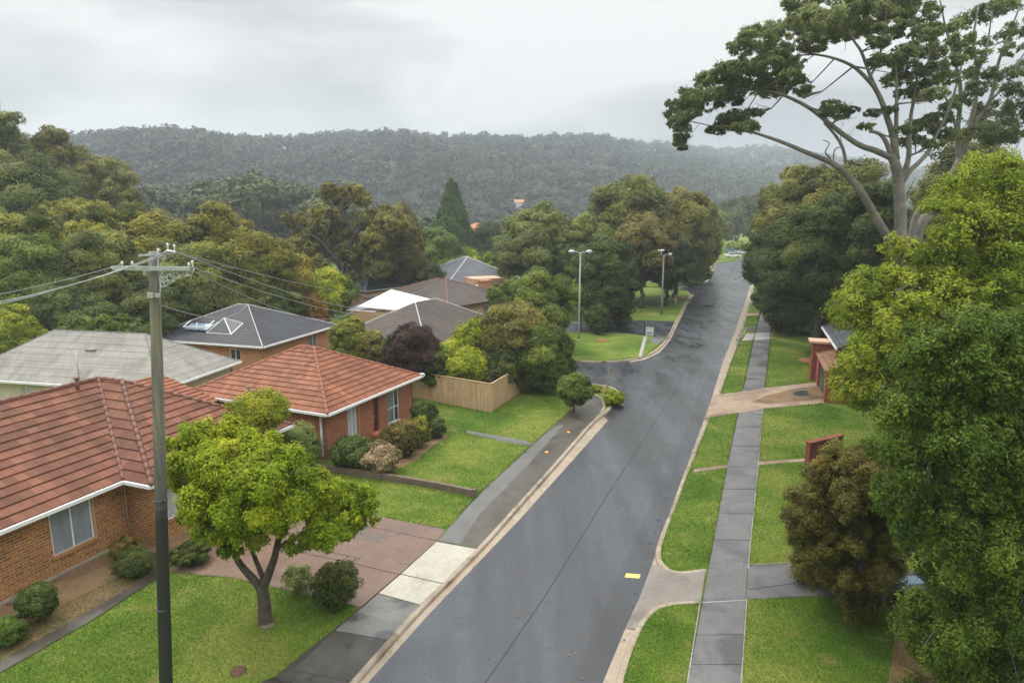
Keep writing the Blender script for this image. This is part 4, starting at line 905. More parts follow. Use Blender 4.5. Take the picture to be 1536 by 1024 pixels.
def ico(sub=1):
    t = (1 + 5 ** .5) / 2
    v = [(-1, t, 0), (1, t, 0), (-1, -t, 0), (1, -t, 0), (0, -1, t), (0, 1, t), (0, -1, -t), (0, 1, -t), (t, 0, -1), (t, 0, 1), (-t, 0, -1), (-t, 0, 1)]
    v = [np.array(x) / np.linalg.norm(x) for x in v]
    f = [(0, 11, 5), (0, 5, 1), (0, 1, 7), (0, 7, 10), (0, 10, 11), (1, 5, 9), (5, 11, 4), (11, 10, 2), (10, 7, 6), (7, 1, 8), (3, 9, 4), (3, 4, 2), (3, 2, 6), (3, 6, 8), (3, 8, 9), (4, 9, 5), (2, 4, 11), (6, 2, 10), (8, 6, 7), (9, 8, 1)]
    for _ in range(sub):
        c = {}; g = []
        def mid(a, b_):
            k = (min(a, b_), max(a, b_))
            if k not in c: m_ = v[a] + v[b_]; v.append(m_ / np.linalg.norm(m_)); c[k] = len(v) - 1
            return c[k]
        for a, b_, d in f: x, y, z = mid(a, b_), mid(b_, d), mid(d, a); g += [(a, x, z), (b_, y, x), (d, z, y), (x, y, z)]
        f = g
    return np.array(v), np.array(f)
ICO1 = ico(1); ICO0 = ico(0)
def unit(a): return a / np.maximum(np.linalg.norm(a, axis=-1, keepdims=True), 1e-9)
def leaf_cloud(clumps, Ll, Lw, cover, rng, center=None, droop=0., spread=.55, nv=4, puffs=11, puff_r=.46, fill=.5, up=.35, cap_n=400000, inner=.4, rag=.13):
    """clumps (n,7): centre, radii, tint.  -> leaf faces, their tints, dark inner bodies that stop one seeing through"""
    C = np.asarray(clumps, float); n = len(C)
    if center is None: center = C[:, :3].mean(0)
    area = 4 * np.pi * ((C[:, 3] * C[:, 4]) ** 1.6 / 3 + (C[:, 3] * C[:, 5]) ** 1.6 / 3 + (C[:, 4] * C[:, 5]) ** 1.6 / 3) ** (1 / 1.6)
    la = Ll * Lw * .5; tot = min(cap_n, int(cover * area.sum() * 1.3 / la)); cnt = np.maximum(20, (tot * area / area.sum()).astype(int))
    ci = np.repeat(np.arange(n), cnt); m = len(ci)
    pd = unit(rng.normal(size=(n, puffs, 3)) + np.array([0, 0, .25])); pt = rng.normal(size=(n, puffs)) * .12
    pk = rng.integers(0, puffs, m); P = pd[ci, pk]
    d = unit(rng.normal(size=(m, 3)) + P * .5)
    pr = puff_r * (.8 + .4 * np.abs(np.sin(pk * 2.3 + ci)))
    rad = 1 - np.abs(rng.normal(size=m)) * .25; rad = np.where(rng.random(m) < rag, rng.uniform(1., 1.3 + rag * 1.6, m), rad)
    loc = P * (.68 + .12 * np.sin(pk * 5.1 + ci * 1.7))[:, None] + d * (pr * np.maximum(rad, .1))[:, None]
    keep = (np.linalg.norm(loc, axis=1) > .5) | (rng.random(m) < inner)
    loc, d, ci, pk, P = loc[keep], d[keep], ci[keep], pk[keep], P[keep]; m = len(ci)
    p = C[ci, :3] + loc * C[ci, 3:6]
    ok = np.ones(m, bool)
    if n <= 160:
        for j in range(n):
            q = (p - C[j, :3]) / C[j, 3:6]; ins = (q * q).sum(1) < .36; ins &= (ci != j); ok &= ~(ins & (rng.random(m) > .06))
    p, d, ci, pk, P, loc = p[ok], d[ok], ci[ok], pk[ok], P[ok], loc[ok]; m = len(ci)
    out = unit(p - center)
    nr = unit(unit(d) * .55 + unit(loc) * .6 + out * .25 + np.array([0, 0, up + .1]) + rng.normal(size=(m, 3)) * spread * .85)
    t = np.cross(nr, rng.normal(size=(m, 3))); t = unit(t) + np.array([0, 0, -droop]); t = unit(t - nr * (t * nr).sum(1)[:, None]); b_ = np.cross(nr, t)
    sc = rng.uniform(.65, 1.35, m)[:, None]
    hl = Ll / 2 * sc; hw = Lw / 2 * sc
    tint = C[ci, 6] + pt[ci, pk] + rng.normal(size=m) * .13
    if nv == 3: vv = np.stack([p - t * hl - b_ * hw, p + t * hl, p - t * hl + b_ * hw], 1)
    else: vv = np.stack([p - t * hl, p + b_ * hw - t * hl * .1, p + t * hl, p - b_ * hw - t * hl * .1], 1)
    ex = None
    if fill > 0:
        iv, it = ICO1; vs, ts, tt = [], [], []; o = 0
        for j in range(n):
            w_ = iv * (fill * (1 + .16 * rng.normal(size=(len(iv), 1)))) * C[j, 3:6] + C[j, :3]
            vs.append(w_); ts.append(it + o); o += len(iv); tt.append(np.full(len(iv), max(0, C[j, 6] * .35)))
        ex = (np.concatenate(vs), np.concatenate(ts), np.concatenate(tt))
    return vv.reshape(-1, 3), np.clip(tint, 0, 1), ex
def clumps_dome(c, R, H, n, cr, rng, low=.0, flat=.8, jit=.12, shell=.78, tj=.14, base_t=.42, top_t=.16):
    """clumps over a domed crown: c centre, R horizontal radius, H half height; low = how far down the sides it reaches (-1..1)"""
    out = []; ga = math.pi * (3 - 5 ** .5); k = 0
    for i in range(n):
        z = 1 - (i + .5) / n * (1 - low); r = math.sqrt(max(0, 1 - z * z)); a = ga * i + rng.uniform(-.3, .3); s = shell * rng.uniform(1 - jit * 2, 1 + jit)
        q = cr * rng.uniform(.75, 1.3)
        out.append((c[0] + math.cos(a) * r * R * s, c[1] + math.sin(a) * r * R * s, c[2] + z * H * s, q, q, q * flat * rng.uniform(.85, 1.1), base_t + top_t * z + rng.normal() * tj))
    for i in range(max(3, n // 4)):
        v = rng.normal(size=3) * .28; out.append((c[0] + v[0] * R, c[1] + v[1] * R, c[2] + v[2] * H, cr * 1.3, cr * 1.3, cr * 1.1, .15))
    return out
def trunk_mesh(name, base, clumps, r0, fork, m, parent, rng, limbs=9, lean=(0, 0), n=7, sub=True):
    b = MB(); base = Vector(base); fk = base + Vector((lean[0], lean[1], fork)); C = sorted(clumps, key=lambda q: -q[3])
    k = 5; pts = []; rr = []
    for i in range(k + 1):
        s = i / k; pts.append(base.lerp(fk, s) + Vector((rng.normal() * r0 * .3 * (0 < s), rng.normal() * r0 * .3 * (0 < s), -.15 if i == 0 else 0))); rr.append(r0 * (1.35 if i == 0 else 1 - .3 * s))
    b.tube(pts, rr, n + 2)
    sel = [clumps[int(i)] for i in np.linspace(0, len(clumps) - 1, min(limbs, len(clumps)))]
    for q in sel:
        e = Vector(q[:3]); md = fk.lerp(e, .5) + Vector((rng.normal() * .3, rng.normal() * .3, (e - fk).length * .06)); st = fk - Vector((0, 0, r0 * rng.uniform(.2, 2.5)))
        rb = r0 * rng.uniform(.32, .55)
        P = [st, st.lerp(md, .5) + Vector((0, 0, .1)), md, md.lerp(e, .6), e]; b.tube(P, [rb, rb * .8, rb * .6, rb * .4, rb * .18], n, cap=False)
        if sub:
            for _ in range(2):
                e2 = e + Vector(rng.normal(size=3)) * q[3] * .9; b.tube([md, md.lerp(e2, .6) + Vector((0, 0, .15)), e2], [rb * .4, rb * .25, rb * .08], 5, cap=False)
    return b.build(name, m, parent)
TREEN = [0]
def tree(px, by, ty, wpx, label, kind='mid', cat='tree', name='tree', group=None, n=26, crf=.30, bottom=.25, flat=.8, cover=1.5, droop=0., fork=None, bark='bark', leaf=None, low=-.35, dx=0, fill=.5, puffs=11, limbs=8, spread=.42, depth=1., base=None, seed=None, tj=.19, maxn=110000, trunk=True, nv=3, rag=.05):
    """a tree whose foot stands on the ground at frame pixel (px, by), its top at row ty, wpx wide"""
    TREEN[0] += 1; rng = np.random.default_rng(seed or TREEN[0] * 17 + 3)
    g0 = Vector(base) if base is not None else U(px, by); zc = Proj(g0)[2]; ppm = 1000 / zc
    top = At(px + dx, ty, g0.y).z; R = wpx / 2 / ppm; H = top - g0.z
    c = (g0.x + dx / ppm, g0.y, g0.z + H * (bottom + 1) / 2); hh = H * (1 - bottom) / 2
    cr = min(R, hh * 1.3) * crf * 1.5
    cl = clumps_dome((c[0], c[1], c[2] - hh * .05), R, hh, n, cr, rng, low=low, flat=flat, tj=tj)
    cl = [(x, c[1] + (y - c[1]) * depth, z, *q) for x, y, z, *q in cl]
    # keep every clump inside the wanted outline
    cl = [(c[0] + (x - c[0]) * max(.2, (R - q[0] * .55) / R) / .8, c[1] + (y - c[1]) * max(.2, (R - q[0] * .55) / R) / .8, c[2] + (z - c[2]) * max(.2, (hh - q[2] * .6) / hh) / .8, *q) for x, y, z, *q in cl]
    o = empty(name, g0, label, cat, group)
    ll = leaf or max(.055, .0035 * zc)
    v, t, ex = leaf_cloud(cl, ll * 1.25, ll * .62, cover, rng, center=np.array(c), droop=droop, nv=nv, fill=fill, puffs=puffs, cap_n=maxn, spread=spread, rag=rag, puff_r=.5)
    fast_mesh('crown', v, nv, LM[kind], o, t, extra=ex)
    if trunk: trunk_mesh('trunk', g0, cl, max(.05, min(.42, H * .028)) if H > 2.2 else .05, fork or H * max(.14, bottom * .9), M[bark], o, rng, limbs=limbs, lean=((c[0] - g0.x) * .5, 0))
    return o
def shrub(px, by, ty, wpx, label, kind='dark', name='shrub', cat='shrub', group=None, **kw):
    a = dict(n=16, bottom=.02, crf=.34, low=-.75, leaf=None, cover=1.6, limbs=4, flat=.85, tj=.12, maxn=40000, fill=.6, spread=.7, nv=4); a.update(kw)
    return tree(px, by, ty, wpx, label, kind, cat, name, group, **a)
def cone_tree(px, by, ty, wpx, label, kind='cyp'):
    rng = np.random.default_rng(77); g0 = U(px, by); zc = Proj(g0)[2]; top = At(px, ty, g0.y).z; R = wpx / 2 * zc / 1000; H = top - g0.z; cl = []
    for i in range(90):
        s = (i + .5) / 90; r = R * min(1., (1 - s) ** .7 * 1.2) + .25 * (s > .9); a = i * 2.4; q = (.17 * (1 - s) + .10) * R * 2.1
        rr = max(0, r - q * .7); cl.append((g0.x + math.cos(a) * rr, g0.y + math.sin(a) * rr, g0.z + H * (.04 + .93 * s), q, q, q * 1.5, .45 + rng.normal() * .1))
    for s in np.linspace(.1, .85, 8): cl.append((g0.x, g0.y, g0.z + H * s, R * (1 - s) * .8, R * (1 - s) * .8, H * .1, .1))
    o = empty('cypress_tree', g0, label, 'tree'); v, t, ex = leaf_cloud(cl, .9, .35, 1.3, rng, center=np.array([g0.x, g0.y, g0.z + H * .4]), droop=-.9, nv=3, fill=.8, puffs=6, cap_n=45000)
    fast_mesh('crown', v, 3, LM[kind], o, t, extra=ex); b = MB(); b.tube([g0 - Vector((0, 0, .2)), g0 + Vector((0, 0, H * .3))], [.4, .25], 8); b.build('trunk', M['bark'], o)

G1 = 'tall eucalypts on the left skyline'; G2 = 'domed trees behind the left houses'; G3 = 'trees along the left side of the far road'; G4 = 'dark trees right of the road'
# tall eucalypts, upper left
tree(28, 452, 148, 120, 'tallest open crowned eucalypt at the left end of the skyline', 'euc', name='eucalypt', group=G1, n=34, bottom=.25, crf=.21, fill=.4, cover=1.0, puffs=8)
tree(108, 446, 188, 118, 'tall eucalypt second from the left on the skyline', 'euc', name='eucalypt', group=G1, n=34, bottom=.22, crf=.22, fill=.5)
tree(165, 440, 226, 100, 'eucalypt on the slope of the left skyline, third in line', 'euc', name='eucalypt', group=G1, n=30, bottom=.2, crf=.24)
tree(-52, 452, 165, 120, 'eucalypt cut by the left edge of the skyline', 'euc', name='eucalypt', group=G1, n=30, bottom=.2, crf=.24)
tree(70, 470, 235, 130, 'dark broad eucalypt in front of the two tallest skyline trees', 'dark', name='eucalypt', group=G1, n=30, bottom=.1)
tree(196, 452, 262, 70, 'small eucalypt ending the left skyline group', 'euc', name='eucalypt', group=G1, n=22, bottom=.15)
# domed trees
tree(12, 515, 300, 130, 'domed olive tree at the left edge of the picture behind the houses', 'dome', name='domed_tree', group=G2, n=34, bottom=.1, crf=.24)
tree(135, 510, 294, 135, 'domed tree with golden top, tallest of the left domes', 'dome', name='domed_tree', group=G2, n=38, bottom=.1, crf=.23)
tree(232, 500, 308, 140, 'wide flat domed tree above the pole crossarm', 'dome', name='domed_tree', group=G2, n=38, bottom=.08, crf=.23)
tree(338, 492, 303, 120, 'domed tree right of the pole top', 'dome', name='domed_tree', group=G2, n=34, bottom=.1, crf=.23)
tree(398, 512, 344, 124, 'nearer domed tree crossed by the right hand cables', 'dome', name='domed_tree', group=G2, n=34, bottom=.08, crf=.24)
tree(60, 535, 350, 120, 'shaded green tree below the left dome', 'mid', name='broad_tree', group=G2, n=30, bottom=.06)
tree(165, 525, 345, 110, 'tree with reddish understorey just left of the pole', 'euc', name='broad_tree', group=G2, n=30, bottom=.08)
tree(296, 525, 362, 120, 'broad olive tree right of the pole shaft', 'euc', name='broad_tree', group=G2, n=30, bottom=.06)
tree(252, 548, 418, 92, 'dark green tree directly beside the pole bracket', 'dark', name='broad_tree', group=G2, n=24, bottom=.05)
tree(105, 552, 418, 90, 'dark tree above the cream house roof', 'dark', name='broad_tree', group=G2, n=24, bottom=.05)
tree(350, 520, 415, 100, 'dim olive tree above the charcoal roof', 'euc', name='broad_tree', group=G2, n=26, bottom=.05)
tree(425, 520, 425, 70, 'dark bush tree left of the yellow green tree', 'dark', name='broad_tree', group=G2, n=22, bottom=.05)
tree(18, 575, 452, 84, 'yellow green tree above the left end of the cream house', 'bright', name='broad_tree', n=26, bottom=.05)
tree(62, 570, 480, 40, 'small gold tinged tree beside the left yellow green tree', 'bright', name='broad_tree', n=18, bottom=.05)
tree(155, 566, 462, 88, 'fresh green tree left of the pole behind the grey roof', 'mid', name='broad_tree', n=26, bottom=.05)
tree(212, 560, 470, 60, 'dull green tree touching the pole behind the grey roof', 'dark', name='broad_tree', n=20, bottom=.05)
# behind the middle houses
tree(590, 462, 303, 96, 'drooping olive tree, domed neighbour of the bare limbed gum', 'olive', name='weeping_tree', n=30, bottom=.12, droop=.9, flat=1.3, crf=.27)
tree(488, 498, 410, 84, 'bright yellow green tree over gold foliage beside the cables', 'bright', name='broad_tree', n=24, bottom=.3, cover=1.1)
shrub(463, 512, 444, 60, 'gold and brown bush under the yellow green tree', 'gold', n=18)
cone_tree(680, 402, 273, 62, 'tall dark conical cypress standing above all roofs')
tree(628, 385, 318, 28, 'small round dark tree left of the cypress', 'dark', name='round_tree', n=16, bottom=.05)
tree(657, 440, 347, 78, 'bright green tree in front of the cypress foot', 'mid', name='broad_tree', n=28, bottom=.05)
tree(700, 432, 372, 50, 'light green tree below and right of the cypress', 'bright', name='broad_tree', n=20, bottom=.05)
tree(738, 402, 330, 52, 'dark tree beside the small terracotta roofed house', 'dark', name='broad_tree', n=22, bottom=.05)
tree(640, 462, 385, 44, 'dark tree above the brown roofs, left of the blue grey roof', 'dark', name='broad_tree', n=18, bottom=.05)
tree(748, 445, 372, 44, 'yellowish green tree behind the tan house', 'bright', name='broad_tree', n=18, bottom=.1)
tree(812, 466, 306, 118, 'large grey green poplar like tree left of the street lamp', 'grey', name='broad_tree', group=G3, n=40, bottom=.08, crf=.22)
tree(770, 445, 345, 60, 'grey green tree behind the tan house, left of the large one', 'grey', name='broad_tree', group=G3, n=24, bottom=.08)
tree(872, 470, 325, 90, 'grey green tree directly behind the twin lamp head', 'grey', name='broad_tree', group=G3, n=34, bottom=.08, crf=.24)
tree(798, 528, 404, 118, 'green dome shaped tree in front of the grey green trees', 'mid', name='domed_tree', n=36, bottom=.06, crf=.22, low=-.5)
tree(905, 492, 352, 84, 'dense dark green tree right of the twin lamp', 'dark', name='broad_tree', group=G3, n=36, bottom=.06, low=-.7)
tree(944, 448, 268, 132, 'large brown green domed gum left of the far road', 'euc', name='gum_tree', group=G3, n=44, bottom=.2, crf=.21)
tree(962, 462, 322, 84, 'brownish open gum with visible stems behind the second lamp', 'olive', name='gum_tree', group=G3, n=28, bottom=.25, cover=.9, fill=.4)
tree(1012, 446, 279, 96, 'dark green gum second along the far road', 'euc', name='gum_tree', group=G3, n=36, bottom=.12, low=-.7)
tree(1000, 458, 350, 70, 'low dark tree with thick trunk beside the second lamp', 'dark', name='broad_tree', group=G3, n=30, bottom=.18, low=-.6)
tree(1036, 428, 286, 76, 'gum third along the far road', 'euc', name='gum_tree', group=G3, n=32, bottom=.12, low=-.8)
tree(1054, 408, 300, 48, 'farthest tall gum on the left of the far road', 'euc', name='gum_tree', group=G3, n=24, bottom=.1, low=-.8)
tree(936, 455, 385, 60, 'dark tree behind the pale pole', 'dark', name='broad_tree', group=G3, n=22, bottom=.12)
shrub(897, 500, 452, 34, 'dark clipped conical shrub on the corner lawn', 'dark', group=None, n=18)
shrub(918, 494, 462, 22, 'brownish twiggy bush beside the second side street', 'plum', n=10); shrub(934, 491, 468, 22, 'grey bush beside the second side street', 'grey', n=10)
shrub(1036, 430, 410, 28, 'round light green shrub by the far left opening', 'mid', n=12); shrub(1052, 424, 398, 30, 'dark hedge like shrub beneath the far gums', 'dark', n=12)
tree(870, 494, 418, 34, 'slim yellow green tree wrapped round the lamp post', 'bright', name='slim_tree', n=22, bottom=.25, cover=.8, fill=.3)
tree(1104, 372, 300, 60, 'hazy dark tree closing the far end of the road', 'dark', name='broad_tree', n=26, bottom=.05)
tree(1074, 376, 312, 40, 'hazy tree left of the road end', 'euc', name='broad_tree', n=22, bottom=.05)
tree(1130, 372, 285, 50, 'hazy tree right of the road end', 'dark', name='broad_tree', n=22, bottom=.05)
shrub(1104, 377, 362, 26, 'yellow green bush at the very end of the road', 'bright', n=10)
# right of the road
tree(1195, 475, 240, 130, 'tall dark eucalypt right of the road, farthest of its group', 'euc', name='eucalypt', group=G4, n=44, bottom=.1, crf=.21, low=-.6, base=None)
tree(1157, 462, 274, 76, 'dark tree edging the right side of the far road', 'euc', name='eucalypt', group=G4, n=34, bottom=.12, low=-.7)
tree(1176, 500, 385, 90, 'low dark tree overhanging the right footpath', 'dark', name='broad_tree', group=G4, n=34, bottom=.1, low=-.8)
tree(1166, 494, 330, 86, 'rounded dark tree leaning over the right footpath', 'dark', name='broad_tree', group=G4, n=34, bottom=.25, low=-.6)
tree(1222, 530, 296, 150, 'broad dark tree with visible trunk on the right lawn', 'dark', name='broad_tree', group=G4, n=46, bottom=.22, crf=.22, low=-.6, fork=4.5)
tree(1292, 540, 262, 120, 'dark tree below the big gum, nearest of its group', 'dark', name='broad_tree', group=G4, n=40, bottom=.12, crf=.24, low=-.6)
tree(1255, 500, 245, 110, 'dark eucalypt crown directly under the long gum limb', 'euc', name='eucalypt', group=G4, n=34, bottom=.2, low=-.5)
tree(1425, 500, 205, 170, 'olive green tree filling the gap behind the big gum trunk', 'euc', name='broad_tree', group=G4, n=40, bottom=.1, crf=.22, low=-.6)
shrub(1250, 525, 455, 60, 'dark shrub under the broad tree on the right lawn', 'dark', n=14)
shrub(1200, 500, 470, 60, 'dark shrub touching the far right footpath', 'dark', n=14)
shrub(1161, 496, 482, 10, 'tiny gold bush on the right footpath edge', 'gold', n=8)
# gardens in the middle
tree(528, 566, 474, 56, 'olive green small tree right of the charcoal roof', 'dome', name='small_tree', n=24, bottom=.1, bark='bark_pale')
tree(558, 568, 492, 48, 'dull olive tree between the charcoal roof and plum tree', 'olive', name='small_tree', n=20, bottom=.1)
tree(622, 594, 488, 78, 'dark plum leaved tree behind the orange brick house', 'plum', name='plum_tree', n=28, bottom=.2, fill=.45)
tree(592, 590, 505, 40, 'dim green tree left of the plum tree', 'dark', name='small_tree', n=14, bottom=.1)
tree(655, 598, 520, 44, 'dark low tree right of the plum tree', 'dark', name='small_tree', n=16, bottom=.05)
tree(712, 582, 474, 62, 'tall bright lime shrub tree behind the fence', 'bright', name='small_tree', n=24, bottom=.05, flat=1.1)
tree(688, 588, 512, 88, 'low broad bright green shrub tree over the fence', 'bright', name='small_tree', n=28, bottom=.02)
tree(768, 580, 452, 100, 'brown olive twiggy tree behind the fence corner', 'olive', name='small_tree', n=34, bottom=.12, fill=.4, cover=1.0)
tree(812, 586, 488, 84, 'rounded green tree at the end of the paling fence', 'mid', name='small_tree', n=34, bottom=.03, low=-.7)
tree(752, 592, 520, 60, 'dark green tree rising just behind the fence corner', 'dark', name='small_tree', n=22, bottom=.03)
tree(798, 588, 540, 50, 'bronze tinged shrub at the right end of the fence', 'brown', name='small_tree', n=18, bottom=.03)
tree(861, 618, 559, 48, 'round lollipop tree beside the left footpath', 'mid', name='round_tree', n=34, bottom=.22, low=-.9, fork=1.0, fill=.75, nv=4)
shrub(921, 606, 587, 30, 'low olive shrub on the corner kerb by the wooden post', 'bright', n=14, flat=.7); shrub(892, 587, 579, 18, 'sparse yellow green ground shrub behind the footpath bend', 'bright', n=10)
shrub(600, 474, 456, 74, 'clipped green hedge in front of the white sail roof', 'mid', n=22, flat=.6); shrub(588, 480, 468, 26, 'small green shrub left under the white sail roof', 'mid', n=10)
shrub(33, 612, 560, 62, 'round dark bush against the cream house wall', 'mid', n=18)
# shrubs of the orange brick house
GS = 'shrubs along the orange brick house'
shrub(531, 702, 657, 56, 'dark green rounded shrub at the front corner of the orange house', 'dark', group=GS, n=24)
shrub(574, 709, 667, 48, 'cream and pink leaved shrub in the house bed', 'pink', group=GS, n=22)
shrub(602, 682, 634, 46, 'bronze rounded shrub under the house window', 'brown', group=GS, n=22)
shrub(630, 668, 626, 30, 'olive shrub between the bronze and dark shrubs', 'dome', group=GS, n=16)
shrub(638, 642, 604, 36, 'dark rounded shrub in the corner by the fence', 'dark', group=GS, n=18)
shrub(654, 655, 628, 26, 'small dark ball shrub nearest the lawn', 'dark', group=GS, n=16)
shrub(597, 668, 648, 26, 'reddish shrub at the door step', 'brown', group=GS, n=12)
# garden of the near house
GN = 'shrubs along the brown brick house'
shrub(61, 931, 877, 46, 'dark topiary shrub under the brown house wall', 'dark', group=GN, n=22, bottom=.12, leaf=.05)
shrub(13, 966, 928, 40, 'bright green ball shrub at the left picture edge', 'mid', group=GN, n=20, leaf=.05)
shrub(203, 862, 826, 48, 'dark green shrub in the corner of the brown house', 'dark', group=GN, n=20, leaf=.05)
shrub(190, 838, 806, 34, 'bronze shrub in the inner corner of the brown house', 'brown', group=GN, n=14, leaf=.05)
shrub(284, 842, 818, 56, 'flat dark hedge at the foot of the brown house wing', 'dark', group=GN, n=20, flat=.6, leaf=.05)
shrub(446, 706, 638, 68, 'grey green bush against the orange house side wall', 'grey', n=26, leaf=.06)
tree(398, 742, 588, 74, 'small fresh green tree rising in front of the roof gutter', 'bright', name='small_tree', n=26, fill=.0, cover=.9, rag=.25, bottom=.62, low=-.5, limbs=8, leaf=.08, fork=3.0, nv=4)
tree(345, 735, 622, 60, 'second small green tree behind the street tree crown', 'mid', name='small_tree', n=20, bottom=.3, low=-.5, leaf=.08, nv=4)
shrub(505, 908, 846, 66, 'sprawling dark shrub at the driveway edge beside the street tree', 'dark', n=26, leaf=.06, fill=.35, cover=.7, crf=.26, flat=1.0)
shrub(448, 890, 850, 44, 'wispy low shrub left of the sprawling dark shrub', 'grey', n=12, leaf=.05, fill=0., cover=.35)

# ---- trees drawn limb by limb
def limb_tree(name, label, Y, limbs, cl, kind, bark, ll, rng, cover=1.2, cat='tree', dj=.5, droop=0., fill=.5, flat=.7, puffs=9, cap_n=260000, twigs=0, spread=.55, nv=4, puff_r=.46, sub=0, thin=1., so=.72, sk=(.42, .68), rag=.13):
    """limbs: lists of (px, py, radius px, metres of depth offset); cl: (px, py, r px, depth offset, tint) at distance Y"""
    limbs = [[(q[0], q[1], q[2] * thin, *q[3:]) for q in lb] for lb in limbs]; base = At(*limbs[0][0][:2], Y); base.z = GZ; o = empty(name, base, label, cat); b = MB()
    pm = Proj(At(768, 400, Y))[2] / 1000
    def P(q): return At(q[0], q[1], Y + (q[3] if len(q) > 3 else 0))
    for lb in limbs:
        pts = [P(q) for q in lb]; rr = [q[2] * pm for q in lb]
        if lb is limbs[0]: pts[0].z = min(pts[0].z, GZ) - .2
        if len(pts) > 2:
            pp, r2 = [pts[0]], [rr[0]]
            for i in range(len(pts) - 1):
                a, c = pts[i], pts[i + 1]; pa = pts[max(0, i - 1)]; pc = pts[min(len(pts) - 1, i + 2)]
                for s in (.25, .5, .75, 1.):
                    q = .5 * ((2 * a) + (-pa + c) * s + (2 * pa - 5 * a + 4 * c - pc) * s * s + (-pa + 3 * a - 3 * c + pc) * s ** 3)
                    pp.append(q); r2.append(rr[i] + (rr[i + 1] - rr[i]) * s)
            pts, rr = pp, r2
        b.tube(pts, rr, 10 if rr[0] > .15 else 6)
    C = []
    for q in cl:
        p = At(q[0], q[1], Y + q[3]); r = q[2] * pm; C.append((p.x, p.y, p.z, r, r * 1.05, r * flat, q[4] if len(q) > 4 else .5))
    if sub:
        C2 = []
        for q in C:
            for _ in range(sub):
                v_ = rng.normal(size=3); v_ /= np.linalg.norm(v_); v_[2] *= .6; k_ = rng.uniform(*sk); C2.append((q[0] + v_[0] * q[3] * so, q[1] + v_[1] * q[3] * so, q[2] + v_[2] * q[5] * .9, q[3] * k_, q[4] * k_, q[5] * k_ * 1.15, q[6] + rng.normal() * .07))
        C0 = C; C = C2
    else: C0 = C
    ends = [P(q) for lb in limbs for q in lb[1:]]; er = [q[2] * pm for lb in limbs for q in lb[1:]]
    for c in C0 if twigs else []:
        e = Vector(c[:3]); ds = sorted(range(len(ends)), key=lambda i: (ends[i] - e).length)[0]; s = ends[ds]; r0 = min(er[ds] * .6, .07 + c[3] * .02)
        if (s - e).length > 14 * 1: continue
        md = s.lerp(e, .5) + Vector((rng.normal() * .2, rng.normal() * .2, -.12 * (s - e).length * rng.random()))
        b.tube([s, md, e], [r0, r0 * .7, r0 * .35], 5, cap=False)
        for _ in range(twigs):
            e2 = e + Vector(rng.normal(size=3)) * c[3] * .75; st = s.lerp(md, rng.random()); b.tube([md, md.lerp(e2, .55) + Vector(rng.normal(size=3)) * .15, e2], [r0 * .5, r0 * .32, r0 * .12], 4, cap=False)
    b.build('trunk', M[bark], o)
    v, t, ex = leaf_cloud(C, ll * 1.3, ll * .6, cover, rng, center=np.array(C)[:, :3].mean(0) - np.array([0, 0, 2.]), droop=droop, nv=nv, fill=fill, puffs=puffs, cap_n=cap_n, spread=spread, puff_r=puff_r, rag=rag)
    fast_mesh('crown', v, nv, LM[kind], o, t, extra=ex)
    return o
rg = np.random.default_rng(5)
# street tree
cl = [(300, 668, 36, .3), (330, 652, 32, .8), (275, 700, 32, 0), (308, 706, 40, -.8), (345, 690, 42, -.6), (385, 672, 34, .6), (410, 684, 34, 0), (385, 712, 44, -1.1), (430, 712, 40, -.5), (455, 735, 36, 0), (290, 742, 38, -.4), (330, 748, 44, -1.2), (375, 755, 44, -1.4),
      (420, 752, 40, -1.0), (348, 795, 34, -.9), (325, 778, 34, -.6), (400, 790, 30, -.6), (350, 822, 20, -.7), (300, 770, 26, .2), (270, 725, 24, .6), (345, 640, 18, 1.2), (480, 745, 30, .2), (510, 742, 26, 0), (540, 755, 30, 0), (555, 775, 18, 0), (470, 795, 34, -.8),
      (450, 815, 20, -.9), (495, 800, 28, -.6), (522, 785, 26, -.3), (340, 720, 44, 1.6), (400, 720, 44, 1.6), (300, 720, 36, 1.5), (440, 745, 34, 1.4), (370, 770, 36, 1.0), (515, 770, 22, .8), (260, 668, 16, .3), (282, 655, 18, .6)]
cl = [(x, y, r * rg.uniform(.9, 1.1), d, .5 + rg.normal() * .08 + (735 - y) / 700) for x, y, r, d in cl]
Ys = U(400, 934).y
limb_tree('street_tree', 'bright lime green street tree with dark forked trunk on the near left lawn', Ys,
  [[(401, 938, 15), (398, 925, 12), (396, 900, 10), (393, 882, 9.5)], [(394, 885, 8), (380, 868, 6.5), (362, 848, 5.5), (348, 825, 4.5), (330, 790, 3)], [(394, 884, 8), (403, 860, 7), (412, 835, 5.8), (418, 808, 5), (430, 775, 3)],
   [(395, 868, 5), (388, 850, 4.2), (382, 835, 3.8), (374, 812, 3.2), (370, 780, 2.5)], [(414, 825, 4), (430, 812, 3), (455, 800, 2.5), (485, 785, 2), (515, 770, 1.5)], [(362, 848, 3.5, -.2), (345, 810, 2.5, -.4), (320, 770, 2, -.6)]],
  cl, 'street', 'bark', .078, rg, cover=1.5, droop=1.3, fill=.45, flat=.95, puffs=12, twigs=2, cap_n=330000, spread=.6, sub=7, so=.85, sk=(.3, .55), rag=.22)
b = MB(); c = U(401, 937); b.lathe(c, [(.26, -.02), (.24, .03), (.16, .08)], 9); tag(b.build('tree_collar', M['sleeper']), 'pale ring of rough bark chips round the street tree foot', 'tree collar')
